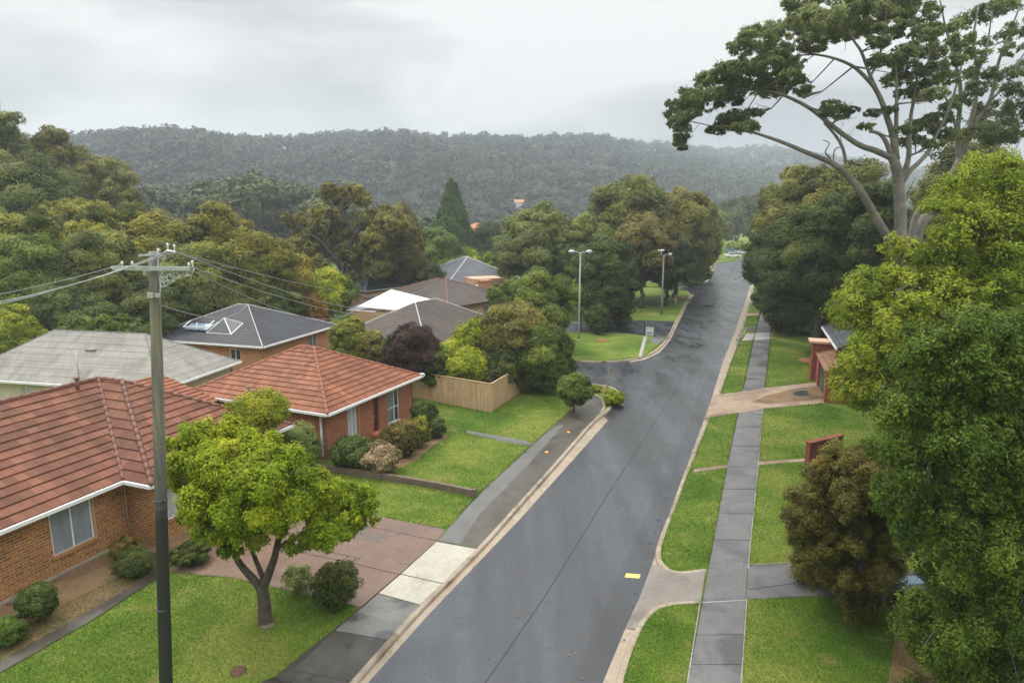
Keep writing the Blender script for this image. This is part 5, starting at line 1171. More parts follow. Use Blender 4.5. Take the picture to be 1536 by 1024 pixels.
# big gum
K = 1.
cl = [(1020, 158, 18), (1015, 185, 12), (1022, 205, 10), (1032, 172, 15), (1012, 170, 14), (1024, 193, 12), (1019, 216, 8), (1060, 160, 16), (1075, 140, 18), (1150, 95, 18), (1180, 105, 14), (1215, 50, 18), (1255, 50, 16), (1290, 35, 18), (1318, 60, 12), (1360, 45, 18), (1395, 45, 18), (1360, 140, 14), (1400, 140, 14), (1430, 90, 14), (1045, 140, 20), (1075, 118, 24), (1108, 100, 26), (1140, 118, 22), (1165, 132, 20), (1190, 118, 16), (1120, 128, 24), (1092, 150, 20), (1100, 178, 22), (1118, 190, 16), (1085, 190, 14), (1128, 170, 14), (1205, 135, 12),
      (1115, 72, 22), (1140, 55, 26), (1172, 45, 26), (1165, 78, 20), (1205, 30, 26), (1240, 22, 26), (1238, 55, 18), (1275, 12, 26), (1310, 20, 26), (1345, 8, 26), (1380, 22, 24), (1300, 45, 16), (1222, 72, 12), (1190, 95, 16), (1195, 65, 18), (1265, 35, 18), (1335, 40, 18),
      (1248, 158, 14), (1262, 172, 13), (1275, 165, 10), (1308, 170, 12), (1300, 190, 9), (1240, 172, 8), (1325, 92, 16), (1345, 82, 20), (1375, 72, 22), (1400, 78, 18), (1345, 120, 18), (1370, 105, 22), (1400, 105, 20), (1420, 118, 16), (1380, 128, 14), (1440, 60, 16), (1425, 40, 18),
      (1385, 190, 22), (1370, 212, 16), (1405, 180, 20), (1420, 200, 14), (1360, 195, 12), (1400, 215, 12), (1310, -15, 30), (1250, -12, 28), (1370, -20, 30), (1200, 5, 22), (1335, 165, 9), (1425, 160, 12)]
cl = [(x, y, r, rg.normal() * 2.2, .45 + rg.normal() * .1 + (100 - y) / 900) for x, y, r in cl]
cl += [(x + rg.normal() * 8, y + 6, r * .85, d + rg.choice([-1, 1]) * rg.uniform(2, 4), t) for x, y, r, d, t in cl[:50:2]]
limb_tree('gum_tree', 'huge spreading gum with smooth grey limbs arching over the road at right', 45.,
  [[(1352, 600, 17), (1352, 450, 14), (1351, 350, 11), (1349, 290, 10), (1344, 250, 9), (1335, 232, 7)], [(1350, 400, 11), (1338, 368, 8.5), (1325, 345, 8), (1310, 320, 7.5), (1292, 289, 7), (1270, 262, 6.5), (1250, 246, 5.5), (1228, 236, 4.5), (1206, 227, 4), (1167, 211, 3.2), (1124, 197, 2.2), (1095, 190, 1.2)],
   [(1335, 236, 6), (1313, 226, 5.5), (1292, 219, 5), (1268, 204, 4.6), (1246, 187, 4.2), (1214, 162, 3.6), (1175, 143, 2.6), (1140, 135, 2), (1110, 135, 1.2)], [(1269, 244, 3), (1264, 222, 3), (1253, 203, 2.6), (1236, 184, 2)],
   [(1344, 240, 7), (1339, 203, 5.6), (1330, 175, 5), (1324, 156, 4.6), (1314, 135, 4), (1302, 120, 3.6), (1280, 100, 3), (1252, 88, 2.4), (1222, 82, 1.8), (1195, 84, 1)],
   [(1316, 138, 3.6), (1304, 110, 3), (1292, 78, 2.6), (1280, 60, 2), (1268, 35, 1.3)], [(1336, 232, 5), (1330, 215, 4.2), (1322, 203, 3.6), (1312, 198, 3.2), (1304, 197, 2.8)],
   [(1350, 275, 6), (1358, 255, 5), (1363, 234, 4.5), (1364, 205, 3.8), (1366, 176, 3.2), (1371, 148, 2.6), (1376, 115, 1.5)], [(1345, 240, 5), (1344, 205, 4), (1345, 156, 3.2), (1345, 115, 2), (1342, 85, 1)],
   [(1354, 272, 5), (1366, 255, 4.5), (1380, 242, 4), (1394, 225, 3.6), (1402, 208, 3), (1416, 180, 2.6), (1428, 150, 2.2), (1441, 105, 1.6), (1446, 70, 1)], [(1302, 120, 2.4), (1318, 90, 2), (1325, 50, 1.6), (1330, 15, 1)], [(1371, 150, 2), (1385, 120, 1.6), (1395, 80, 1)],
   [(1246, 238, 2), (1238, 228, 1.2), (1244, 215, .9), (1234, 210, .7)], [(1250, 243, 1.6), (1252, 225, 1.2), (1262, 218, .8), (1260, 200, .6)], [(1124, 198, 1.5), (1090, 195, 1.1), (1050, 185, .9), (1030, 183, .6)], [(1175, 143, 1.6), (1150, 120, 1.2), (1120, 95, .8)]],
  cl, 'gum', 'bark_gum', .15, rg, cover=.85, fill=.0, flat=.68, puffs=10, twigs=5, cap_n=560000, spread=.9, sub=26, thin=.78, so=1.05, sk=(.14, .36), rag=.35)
# thin limbed gum behind, at the right picture edge
cl = []
for x, y, r in [(1480, 20, 20), (1510, 5, 22), (1450, 30, 18), (1535, 40, 18), (1495, 60, 15), (1470, 85, 14), (1450, 70, 16), (1520, 75, 14), (1500, 110, 16), (1525, 135, 18), (1470, 130, 16), (1490, 160, 20), (1520, 175, 22), (1455, 175, 18), (1470, 195, 20), (1500, 200, 24), (1535, 205, 22), (1440, 150, 14), (1550, 100, 22), (1570, 30, 30), (1570, 160, 30), (1440, 205, 16), (1455, 110, 12)]:
    cl.append((x, y, r, rg.normal() * 2, .45 + rg.normal() * .12))
limb_tree('gum_tree', 'thin limbed upright gum at the upper right picture edge', 52.,
  [[(1340, 560, 14), (1372, 365, 12), (1395, 320, 11), (1415, 290, 10), (1440, 240, 8), (1452, 200, 7)], [(1440, 245, 6), (1436, 200, 5), (1441, 140, 4), (1432, 90, 3), (1418, 40, 2), (1410, 0, 1.2)], [(1450, 205, 5), (1462, 160, 4), (1466, 110, 3.4), (1460, 60, 2.4), (1468, 10, 1.2)], [(1452, 200, 5), (1485, 150, 4), (1496, 100, 3.2), (1510, 60, 2.4), (1530, 10, 1.4)],
   [(1466, 112, 2.6), (1480, 70, 2), (1488, 20, 1.2)], [(1485, 152, 3), (1515, 120, 2.2), (1530, 90, 1.6), (1550, 60, 1)], [(1436, 200, 3), (1420, 150, 2), (1400, 120, 1.2)], [(1460, 180, 3), (1500, 170, 2), (1545, 150, 1.4)], [(1366, 365, 8, -1), (1372, 330, 7, -1), (1382, 312, 6.5, -1)]],
  cl, 'gum', 'bark_gum', .16, rg, cover=.7, fill=.0, flat=.8, puffs=9, twigs=4, cap_n=300000, spread=.9, sub=16, thin=.7, so=1.05, sk=(.2, .4), rag=.3)
# olive gum with bare limbs behind the houses
cl = [(505, 285, 16), (530, 290, 18), (490, 292, 12), (545, 300, 12), (510, 300, 16), (478, 318, 14), (455, 345, 22), (440, 330, 16), (470, 350, 24), (450, 375, 22), (495, 345, 22), (520, 350, 22), (500, 375, 24), (530, 380, 20), (560, 365, 24), (580, 345, 24), (555, 335, 20), (600, 370, 24), (570, 400, 24), (600, 405, 20), (540, 410, 20), (440, 400, 18), (470, 400, 18), (610, 345, 16), (500, 320, 12)]
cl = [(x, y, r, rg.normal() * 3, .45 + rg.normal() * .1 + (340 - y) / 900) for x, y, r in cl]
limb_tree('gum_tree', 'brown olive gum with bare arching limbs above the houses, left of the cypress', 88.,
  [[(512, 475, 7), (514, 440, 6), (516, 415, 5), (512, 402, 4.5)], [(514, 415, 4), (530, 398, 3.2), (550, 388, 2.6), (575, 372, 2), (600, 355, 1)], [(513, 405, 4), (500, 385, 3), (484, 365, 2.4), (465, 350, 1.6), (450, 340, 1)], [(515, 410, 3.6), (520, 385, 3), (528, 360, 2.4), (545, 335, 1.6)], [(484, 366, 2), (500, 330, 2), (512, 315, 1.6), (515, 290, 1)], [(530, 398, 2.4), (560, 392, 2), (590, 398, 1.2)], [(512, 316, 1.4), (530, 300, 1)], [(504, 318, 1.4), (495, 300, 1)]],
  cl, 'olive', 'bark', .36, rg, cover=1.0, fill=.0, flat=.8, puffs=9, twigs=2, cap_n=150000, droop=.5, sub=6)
# right foreground: lime tree, bronze tree, feathery dark green tree
def blob_tree(name, label, Y, outline, kind, ll, limbs, rr=(22, 34), cover=1.2, depth=3.5, droop=.3, fill=.62, bark='bark', seed=9, cap_n=260000, spread=.6, flat=.85, nbk=1.0, tlo=.5, puffs=13, step=30, puff_r=.42):
    rng = np.random.default_rng(seed); cl = []
    P = np.array(outline, float); x0, y0 = P.min(0); x1, y1 = P.max(0)
    def inside(x, y):
        r = False; j = len(P) - 1
        for i in range(len(P)):
            if (P[i, 1] > y) != (P[j, 1] > y) and x < (P[j, 0] - P[i, 0]) * (y - P[i, 1]) / (P[j, 1] - P[i, 1]) + P[i, 0]: r = not r
            j = i
        return r
    def edge(x, y):
        best = 1e9
        for i in range(len(P)):
            a, c = P[i - 1], P[i]; d = c - a; t = np.clip(((x - a[0]) * d[0] + (y - a[1]) * d[1]) / (d @ d), 0, 1); best = min(best, math.hypot(x - a[0] - d[0] * t, y - a[1] - d[1] * t))
        return best
    half = max(60., min(x1 - x0, y1 - y0) / 2)
    yy = y0
    while yy < y1:
        xx = x0
        while xx < x1:
            x, y = xx + rng.uniform(-.4, .4) * step, yy + rng.uniform(-.4, .4) * step; r = rng.uniform(*rr)
            if inside(x, y):
                e = edge(x, y)
                if e > r * .55:
                    s = math.sqrt(max(0, 1 - (1 - min(1, e / half)) ** 2))
                    cl.append((x, y, r, -depth * s + rng.normal() * .35, tlo + rng.normal() * .14))
                    if rng.random() < nbk: cl.append((x, y, r * 1.15, depth * s * .9 + rng.normal() * .4, tlo))
            xx += step
        yy += step
    return limb_tree(name, label, Y, limbs, cl, kind, bark, ll, rng, cover=cover, droop=droop, fill=fill, flat=flat, puffs=puffs, cap_n=cap_n, twigs=1, spread=spread, puff_r=puff_r, sub=5, so=.85, sk=(.34, .6), rag=.22)
blob_tree('broad_tree', 'large lime green tree at the right edge in front of the brick house', 30., [(1262, 470), (1300, 380), (1345, 345), (1385, 330), (1405, 280), (1440, 235), (1490, 212), (1540, 205), (1680, 260), (1690, 640), (1560, 700), (1400, 690), (1300, 640), (1250, 600), (1256, 520)], 'lime', .105,
  [[(1450, 760, 14), (1452, 640, 12), (1455, 560, 10), (1460, 480, 8)], [(1455, 600, 6), (1400, 520, 5), (1340, 450, 3)], [(1455, 560, 6), (1500, 440, 5), (1520, 320, 3)], [(1452, 620, 5), (1380, 560, 4), (1300, 560, 2)]], rr=(26, 40), depth=3.6, seed=11, step=36, cap_n=420000, tlo=.5, fill=.35, cover=1.5)
blob_tree('bronze_tree', 'bronze brown leaved tree overhanging the right lawn and driveway', 20.6, [(1254, 668), (1278, 646), (1320, 660), (1350, 700), (1372, 780), (1350, 850), (1345, 900), (1320, 930), (1275, 950), (1240, 915), (1222, 880), (1190, 850), (1185, 800), (1166, 770), (1175, 735), (1205, 720), (1212, 690)], 'brown', .058,
  [[(1330, 960, 7), (1318, 890, 6), (1300, 830, 5), (1285, 780, 4)], [(1310, 860, 3), (1345, 875, 2), (1362, 872, 1)], [(1300, 830, 3.5), (1240, 790, 2.5), (1200, 770, 1.5)], [(1300, 820, 3.5), (1290, 740, 2.5), (1270, 690, 1.5)]], rr=(20, 34), depth=1.6, seed=12, step=21, cap_n=330000, tlo=.42, puffs=12, fill=.35, cover=1.4)
blob_tree('feathery_tree', 'dense feathery dark green tree filling the lower right corner', 15.2, [(1345, 560), (1365, 500), (1400, 470), (1450, 455), (1520, 470), (1600, 440), (1800, 480), (1800, 1250), (1400, 1250), (1352, 1040), (1358, 940), (1385, 870), (1330, 800), (1315, 740), (1300, 700), (1312, 640)], 'front', .062,
  [[(1560, 1300, 22), (1560, 1000, 18), (1550, 850, 14), (1540, 700, 9)], [(1555, 900, 8), (1470, 780, 5), (1400, 680, 3)], [(1550, 800, 8), (1600, 650, 5), (1610, 540, 3)]], rr=(26, 44), depth=2.0, seed=13, step=38, cap_n=650000, droop=.6, tlo=.48, fill=.3, flat=.95, spread=.75, cover=1.5)

# ------------------------------------------------------------------ far forest and hill forest (one mass each)
def forest(name, trees, kind, per, ls, rng, seed_tint=.2):
    """trees (n,5): x, y, z of crown centre, radius, half height"""
    T = np.asarray(trees, float); n = len(T); m = n * per; ci = np.repeat(np.arange(n), per)
    pf = unit(rng.normal(size=(n, 9, 3)) + [0, 0, .35]); pk = rng.integers(0, 9, m)
    d = unit(rng.normal(size=(m, 3)) + pf[ci, pk] * .6); loc = pf[ci, pk] * .6 + d * (.42 * rng.uniform(.7, 1.05, m))[:, None]
    p = T[ci, :3] + loc * np.stack([T[ci, 3], T[ci, 3], T[ci, 4]], 1)
    nr = unit(unit(loc) + [0, 0, .4] + rng.normal(size=(m, 3)) * .5); t = unit(np.cross(nr, rng.normal(size=(m, 3)))); b_ = np.cross(nr, t)
    h = (ls * T[ci, 3] * rng.uniform(.6, 1.3, m))[:, None]
    vv = np.stack([p - t * h - b_ * h * .6, p + t * h, p - t * h + b_ * h * .6], 1)
    tt = rng.normal(size=n) * seed_tint + .45
    tint = np.clip(tt[ci] + (rng.normal(size=(n, 9)) * .12)[ci, pk] + rng.normal(size=m) * .1, 0, 1)
    iv, it = ICO0; ev = (T[:, None, :3] + iv[None] * .5 * np.stack([T[:, 3], T[:, 3], T[:, 4]], 1)[:, None, :] * (1 + rng.normal(size=(n, len(iv), 1)) * .12)).reshape(-1, 3)
    et = (it[None] + (np.arange(n) * len(iv))[:, None, None]).reshape(-1, 3)
    o = fast_mesh(name, vv.reshape(-1, 3), 3, LM[kind], None, tint, extra=(ev, et, np.repeat(np.clip(tt * .4, 0, 1), len(iv)))); o['kind'] = 'stuff'
    return o
rf = np.random.default_rng(21); T_ = []
for i in range(17000):
    px = rf.uniform(-900, 2200); tt = rf.uniform(0, 1.06) ** .9; p = hill_pt(px, tt); R = rf.choice([rf.uniform(2.2, 4.2), rf.uniform(4, 6.8)], p=[.7, .3]) * (1 + .3 * (ridge_d(px) > 1000)); H = R * rf.uniform(.6, .95)
    if tt > .97: H *= rf.uniform(.9, 1.35)
    T_.append((p.x, p.y, p.z + 3 + H * .8 + rf.uniform(0, 4), R, H))
forest('hill_forest', T_, 'far2', 60, .26, rf)
T_ = []
for i in range(900):
    px = rf.uniform(-700, 1500); Y = rf.uniform(175, 330)
    top = float(np.interp(px, [-700, 200, 280, 330, 400, 470, 560, 640, 700, 800, 900, 1000, 1500], [265, 268, 275, 268, 256, 272, 300, 318, 326, 322, 326, 325, 322]))
    if 690 < px < 800 and Y < 240: continue
    if 1040 < px < 1170: continue
    tz = CAMH + Y * (320 - top - rf.uniform(0, 16)) / 1000; R = rf.uniform(4.5, 8); H = R * rf.uniform(.6, .85)
    if tz < 6: tz = rf.uniform(6, 9)
    x = (px - 768) / 1000 * Y / CT
    T_.append((x, Y, tz - H - rf.uniform(0, 3), R, H))
    T_.append((x + rf.normal() * 2, Y - 1.5, max(1, tz - H - 6), R * 1.1, H * 1.2))
forest('distant_forest', T_, 'far', 420, .11, rf)
T_ = []
for i in range(420):                          # scrub that closes the view between the trunks
    if i < 250: px = rf.uniform(-500, 470); by = rf.uniform(425, 480)
    else: px = rf.uniform(640, 1060); by = rf.uniform(380, 420)
    if i >= 380: px = rf.uniform(1190, 1500); by = rf.uniform(400, 440)
    p = U(px, by); R = rf.uniform(2.5, 4.5); T_.append((p.x, p.y, R * .6, R, R * .9))
forest('undergrowth', T_, 'dark', 380, .10, rf)

# ------------------------------------------------------------------ grass blades on the near lawns
rb = np.random.default_rng(8); PTS = []
def in_poly(x, y, P):
    r = np.zeros(len(x), bool); j = len(P) - 1
    for i in range(len(P)):
        xi, yi = P[i]; xj, yj = P[j]
        if yi != yj: r ^= ((yi > y) != (yj > y)) & (x < (xj - xi) * (y - yi) / (yj - yi) + xi)
        j = i
    return r
n = 1500000
Yg = 14.5 * (85 / 14.5) ** rb.random(n); zc = Yg * CT + 13 * ST; Xg = (rb.uniform(-60, 1560, n) - 768) / 1000 * zc
dz = GZ - CAMH; yc = -(Yg * ST + dz * CT); gx = 768 + 1000 * Xg / zc; gy = 512 + 1000 * yc / zc
ok = np.ones(n, bool)
for P in HARD: ok &= ~in_poly(gx, gy, P)
for P in ([(-200, 620), (0, 700), (0, 925), (175, 850), (215, 830), (305, 808), (420, 720), (460, 700), (490, 700), (630, 632), (640, 560), (250, 560), (-200, 560)], [(1228, 470), (1560, 470), (1560, 700), (1236, 606)]): ok &= ~in_poly(gx, gy, P)
Xg, Yg, zc = Xg[ok], Yg[ok], zc[ok]; n = len(Xg)
EDG = [pl, pr, [(930, 1024), (960, 942), (978, 918), (997, 908), (1050, 904)], [(1058, 853), (1010, 857), (994, 846), (989, 831), (994, 809), (1013, 761), (1029, 714), (1039, 692), (1053, 655), (1066, 624)], [(1082, 586), (1095, 549), (1111, 507)], [(255, 858), (350, 866), (410, 880), (490, 897), (538, 912), (400, 1024)],
    [(575, 775), (668, 793), (719, 740), (793, 671), (831, 637), (857, 615)], [(0, 1008), (130, 934), (240, 864)], [(1120, 898), (1225, 894)], [(1122, 848), (1190, 844)], [(1107, 619), (1066, 625)], [(1144, 613), (1248, 604)], [(1112, 587), (1080, 591)], [(1150, 581), (1232, 572)], [(458, 705), (530, 716), (640, 734), (710, 748)], [(700, 650), (803, 669)], [(846, 539), (908, 542), (966, 534), (1001, 507)]]
ex_ = []
for P in EDG:
    P3 = [U(*q) for q in P]
    for a, q in zip(P3, P3[1:]):
        L_ = (q - a).length; k = int(L_ * 90); t = rb.random(k)
        if P is pl or P is pr: yy_ = np.array([Proj(a + (q - a) * float(s))[1] for s in t]); t = t[~(((yy_ > 580) & (yy_ < 621)) | ((yy_ > 846) & (yy_ < 905)) | ((yy_ > 690) & (yy_ < 703)))]; k = len(t)
        dd = (q - a).normalized(); nn = np.array([-dd.y, dd.x]); o_ = rb.normal(size=k) * .035 * (1 + .8 * np.sin(t * L_ * 2.1))
        ex_.append(np.stack([a.x + dd.x * t * L_ + nn[0] * o_, a.y + dd.y * t * L_ + nn[1] * o_], 1))
ex_ = np.concatenate(ex_); Xg = np.concatenate([Xg, ex_[:, 0]]); Yg = np.concatenate([Yg, ex_[:, 1]]); zc = np.concatenate([zc, ex_[:, 1] * CT + 13 * ST]); n = len(Xg)
a = rb.uniform(0, 2 * np.pi, n); h = rb.uniform(.025, .06, n) * (zc / 22) ** .35; wd = (.003 + .00030 * zc) * rb.uniform(.7, 1.3, n); lx = rb.normal(size=n) * h * .5; ly = rb.normal(size=n) * h * .5
z0 = np.full(n, GZ - .005)
A_ = np.stack([Xg - np.cos(a) * wd, Yg - np.sin(a) * wd, z0], 1); B_ = np.stack([Xg + np.cos(a) * wd, Yg + np.sin(a) * wd, z0], 1); z0 = z0; C_ = np.stack([Xg + lx, Yg + ly, z0 + h], 1)
patch = np.sin(Xg * .9 + np.sin(Yg * .7) * 2) * .5 + np.sin(Yg * .53 + Xg * .31) * .5
tint = np.clip(.42 + .12 * patch + rb.normal(size=n) * .2, 0, 1)
fast_mesh('grass', np.stack([A_, B_, C_], 1).reshape(-1, 3), 3, LM['blade'], None, tint)['kind'] = 'stuff'
# fallen leaves
n = 700; xs = rb.uniform(20, 1100, n); ysr = rb.uniform(640, 1020, n); vv = []; tt = []
for x, y in zip(xs, ysr):
    p = np.array(U(x, y, GZ + .03)); 
    if not any(in_poly(np.array([x]), np.array([y]), P)[0] for P in [[(0, 1000), (240, 860), (540, 910), (400, 1020)], [(1120, 900), (1340, 900), (1340, 1020), (1112, 1020)], [(560, 1000), (700, 850), (900, 700), (960, 880), (880, 1020)], [(500, 800), (660, 640), (790, 640), (700, 760)]]): continue
    if 560 < x < 960 and y > 640: p[2] = .02
    a = rb.uniform(0, 6.3); s = rb.uniform(.02, .045); t = np.array([math.cos(a), math.sin(a), .1]) * s; b_ = np.array([-math.sin(a), math.cos(a), .2]) * s * .5
    vv += [p - t, p + b_, p + t, p - b_]; tt.append(rb.random())
fast_mesh('fallen_leaves', np.array(vv), 4, LM['gold'], None, np.array(tt))['kind'] = 'stuff'

# ------------------------------------------------------------------ power pole and cables
pb = At(249, 1066, U(249, 1066).y); pt_ = At(231, 378, pb.y)
pole = empty('power_pole', (pb.x, pb.y, GZ), 'tall weathered timber power pole with crossarm standing on the near lawn', 'power pole')
pm = Proj(pb)[2] / 1000; pmt = Proj(pt_)[2] / 1000
b = MB(); k = 14; b.tube([Vector((pb.x, pb.y, -.2)).lerp(pt_, i / k) for i in range(k + 1)], [.165 + (.118 - .165) * i / k for i in range(k + 1)], 20); b.build('shaft', M['pole'], pole)
def pq(x, y, dy=0.): return At(x, y, pt_.y + dy)
b = MB(); b.bar(pq(170, 402, -.24), pq(286, 403, -.24), .10, .09); b.tube([pq(166, 401.5, -.24), pq(170, 402, -.24)], [.02, .05], 6); b.build('crossarm', M['galv'], pole)
b = MB(); b.bar(pq(208, 383, -.1), pq(262, 380, -.1), .05, .05); b.bar(pq(238, 402, -.2), pq(238, 380, -.2), .04); b.tube([pq(240, 388, -.2), pq(247, 389, -.2), pq(247, 381, -.2)], .018, 6); b.tube([pq(244, 381, -.3), pq(252, 376, -.3), pq(264, 379, -.3)], .03, 6); b.build('top_bracket', M['galv'], pole)
for i, (x, y) in enumerate(((184, 394), (199, 394), (262, 377), (252, 375), (289, 401), (284, 404), (238, 383))):
    b = MB(); c = pq(x, y + 8 if i < 2 else y, -.24); b.tube([c, c + Vector((0, 0, .10))], .015, 6, cap=False); b.lathe(c + Vector((0, 0, .08)), [(.02, 0), (.034, .015), (.02, .03), (.032, .045), (.02, .065), (.008, .08)], 10); b.build('insulator', M['porcelain'], pole)
b = MB()                                       # lattice bracket under the arm
A_ = [(240, 432), (252, 428), (262, 420), (272, 415), (288, 413), (291, 403)]; Bt = [(240, 412), (250, 408), (262, 407), (276, 409), (288, 407)]
for a, c in zip(A_, A_[1:]): b.tube([pq(*a, -.2), pq(*c, -.2)], .016, 6)
for a, c in zip(Bt, Bt[1:]): b.tube([pq(*a, -.2), pq(*c, -.2)], .012, 6)
for a, c in zip(A_, Bt): b.tube([pq(*a, -.2), pq(*c, -.2)], .012, 5)
for a, c in zip(A_[1:], Bt): b.tube([pq(*a, -.2), pq(*c, -.2)], .012, 5)
for cx, cy_, r in ((246, 419, 4), (255, 416, 5), (250, 425, 4), (263, 413, 4), (243, 426, 3)):
    b.tube([pq(cx + r * math.cos(q), cy_ + r * math.sin(q), -.2) for q in np.linspace(0, 6.283, 10)], .011, 5, cap=False)
b.build('stay_bracket', M['galv'], pole)
b = MB(); c = pq(230, 443, 0)
b.lathe(c - Vector((0, 0, .05)), [(.12, 0), (.132, .03), (.132, .07), (.12, .10)], 18); b.build('band', M['galv'], pole)
b = MB(); b.box(pq(221, 447, -.3), (.13, 0, 0), (0, .1, 0), (0, 0, .12)); b.box(pq(233, 446, -.28), (.1, 0, 0), (0, .08, 0), (0, 0, .09)); b.build('junction_box', M['galv'], pole)
b = MB(); b.tube([pq(243, 408, -.15), pq(240, 440, -.22), pq(239, 458, -.2)], .012, 6); b.box(pq(214, 413, -.2), (.09, 0, 0), (0, .07, 0), (0, 0, .1)); b.build('fuse', M['galv'], pole)
for y_, n2 in ((727, 'strap'), (895, 'strap')):
    t_ = (y_ - 378) / (1066 - 378); c = pt_.lerp(pb, t_) ; b = MB(); b.lathe(Vector((c.x, c.y, c.z - .03)), [(.15, 0), (.160, .01), (.160, .05), (.15, .06)] if y_ == 727 else [(.16, 0), (.166, .01), (.166, .05), (.16, .06)], 20)
    if y_ == 727: b.box(c + Vector((.05, -.27, -.02)), (.12, 0, 0), (0, .1, 0), (0, 0, .12)); b.box(c + Vector((.14, -.2, .04)), (.1, 0, 0), (0, .08, 0), (0, 0, .05))
    b.build(n2, M['ridge_dark'], pole)
def cable(a, c, sag, label, r=.012, m='cable', grp='overhead cables from the power pole', n=24):
    a, c = Vector(a), Vector(c); b = MB()
    b.tube([a.lerp(c, i / n) - Vector((0, 0, 4 * sag * (i / n) * (1 - i / n))) for i in range(n + 1)], r, 6); tag(b.build('overhead_cable', M[m]), label, 'cable', grp)
lf = 'strand of the left running cable pair, '
cable(pq(262, 377, -.24), At(-330, 492, 13.), .35, 'upper strand of the thick twin cable running left off the pole top', .014)
cable(pq(240, 382, -.24), At(-330, 499, 13.), .35, 'lower strand of the thick twin cable running left off the pole top', .014)
cable(pq(184, 396, -.24), At(-335, 470, 14.5), .3, 'thin cable tied above the left half of the crossarm', .010, 'cable_dark')
e5 = U(535, 460, 4.0)
cable(pq(215, 357, 0) if False else pq(252, 375, -.24), At(640, 432, 78.), 1.0, 'topmost cable sweeping right from the pole over the gum', .013, 'cable_dark')
cable(pq(262, 377, -.24), At(632, 440, 76.), 1.6, 'second cable sweeping right from the pole top bracket', .013, 'cable')
cable(pq(289, 401, -.24), At(628, 446, 74.), 1.5, 'cable from the right tip of the crossarm toward the brown roofs', .013, 'cable')
cable(pq(284, 404, -.24), e5, 1.2, 'lowest right cable ending at the white sail roof', .013, 'cable')
cable(pq(239, 457, -.1), H4[10] + Vector((0, 0, .1)), .7, 'service cable from the pole down to the charcoal roof ridge', .015, 'cable')
cable(At(210, 355, 60), At(560, 412, 95), .8, 'distant thin cable crossing the domed trees above the pole', .03, 'cable_dark')
cable(At(500, 472, 60.), e5, .5, 'short sagging cable left of the white sail roof', .03, 'cable_dark')
# ------------------------------------------------------------------ street lamps
def lamp(px, by, ty, label, twin=True, steel='lamp_steel', r=.075):
    g0 = U(px, by); top = At(px, ty, g0.y); o = empty('street_lamp', g0, label, 'street lamp'); H = top.z
    b = MB(); b.tube([g0 - Vector((0, 0, .1)), g0 + Vector((0, 0, 1.2)), Vector((g0.x, g0.y, H))], [r * 1.5, r * 1.2, r * .8], 10); b.lathe(g0, [(r * 2.6, 0), (r * 2.6, .06), (r * 1.6, .12)], 12); b.build('post', M[steel], o)
    for s in ((-1, 1) if twin else (1,)):
        b = MB(); b.tube([(g0.x, g0.y, H - .25), (g0.x + s * .25, g0.y, H - .02), (g0.x + s * .6, g0.y, H + .05)], [.05, .045, .04], 8); b.build('arm', M[steel], o)
        b = MB(); c = Vector((g0.x + s * .55, g0.y, H + .03)); L_ = s * (.66 if twin else .5)
        b.tube([c, c + Vector((L_ * .2, 0, .04)), c + Vector((L_ * .6, 0, .07)), c + Vector((L_, 0, .02))], [.05, .11, .13, .05], 10); hd = b.build('lantern', M['lamp_white'], o)
        b = MB(); b.box(c + Vector((min(L_ * .3, L_ * .85), -.09, -.10)), (abs(L_ * .5), 0, 0), (0, .18, 0), (0, 0, .06)); b.build('lens', M['pane_net'], hd)
    return o
lamp(868, 511, 378, 'twin headed street lamp on the corner lawn among the grey green trees')
o = lamp(992, 473, 382, 'dark post street lamp with small twin lanterns beside the far road', False, 'lamp_dark', .11)
g0 = U(992, 473); t = At(992, 376, g0.y)
b = MB(); b.tube([(t.x, t.y, t.z - .6), t], .06, 8); b.tube([t + Vector((-.45, 0, 0)), t + Vector((.35, 0, .06))], [.08, .12], 8); b.build('upper_lantern', M['lamp_white'], o)
g0 = U(949, 464); b = MB(); t = At(949, 362, g0.y); b.tube([g0, g0.lerp(t, .5), t], [.24, .17, .08], 9); tag(b.build('pale_pole', M['bark_pale']), 'bare pale pole standing between the two street lamps', 'pole')
g0 = U(1013, 456); b = MB(); b.lathe(g0, [(.14, 0), (.14, .75), (.1, .9), (.02, .95)], 10); tag(b.build('bollard', M['white']), 'small white bollard by the kerb past the second lamp', 'bollard')
# wooden post on the corner
g0 = U(909, 597); t = At(914, 552, g0.y); o = empty('wooden_post', g0, 'thin leaning wooden post on the corner kerb', 'post')
b = MB(); b.bar(g0 - Vector((0, 0, .1)), t, .10, .10); b.build('post', M['post_wood'], o); b = MB(); t2 = At(917, 566, g0.y); b.bar(t2, t2 + Vector((.30, 0, -.16)), .16, .03); b.build('small_plate', M['ridge_grey'], o)
g0 = U(903, 602); t = At(911, 560, g0.y)
# street sign
g0 = U(967, 503); t = At(967, 482, g0.y); o = empty('street_sign', g0, 'white notice board on a dark post at the second side street', 'sign')
b = MB(); b.bar(g0 - Vector((0, 0, .1)), t, .09, .09); b.build('post', M['black'], o)
ez = Vector((0, 0, 1)); c0 = At(968.5, 504, g0.y - .12); c1 = At(980.5, 490.5, g0.y - .12); W_, H_ = c1.x - c0.x, c1.z - c0.z
b = MB(); b.box(c0, (W_, 0, 0), (0, .05, 0), (0, 0, H_)); bd = b.build('board', M['white'], o)
b = MB(); X = lambda u, v, w_, h_: b.box(c0 + Vector((W_ * u, -.012, H_ * v)), (W_ * w_, 0, 0), (0, .01, 0), (0, 0, H_ * h_))
for u, v, w_, h_ in ((.12, .82, .22, .06), (.5, .84, .34, .05), (.15, .70, .12, .05), (.2, .30, .16, .14), (.42, .26, .1, .18), (.56, .32, .22, .12), (.24, .14, .3, .05), (.62, .14, .16, .05)): X(u, v, w_, h_)
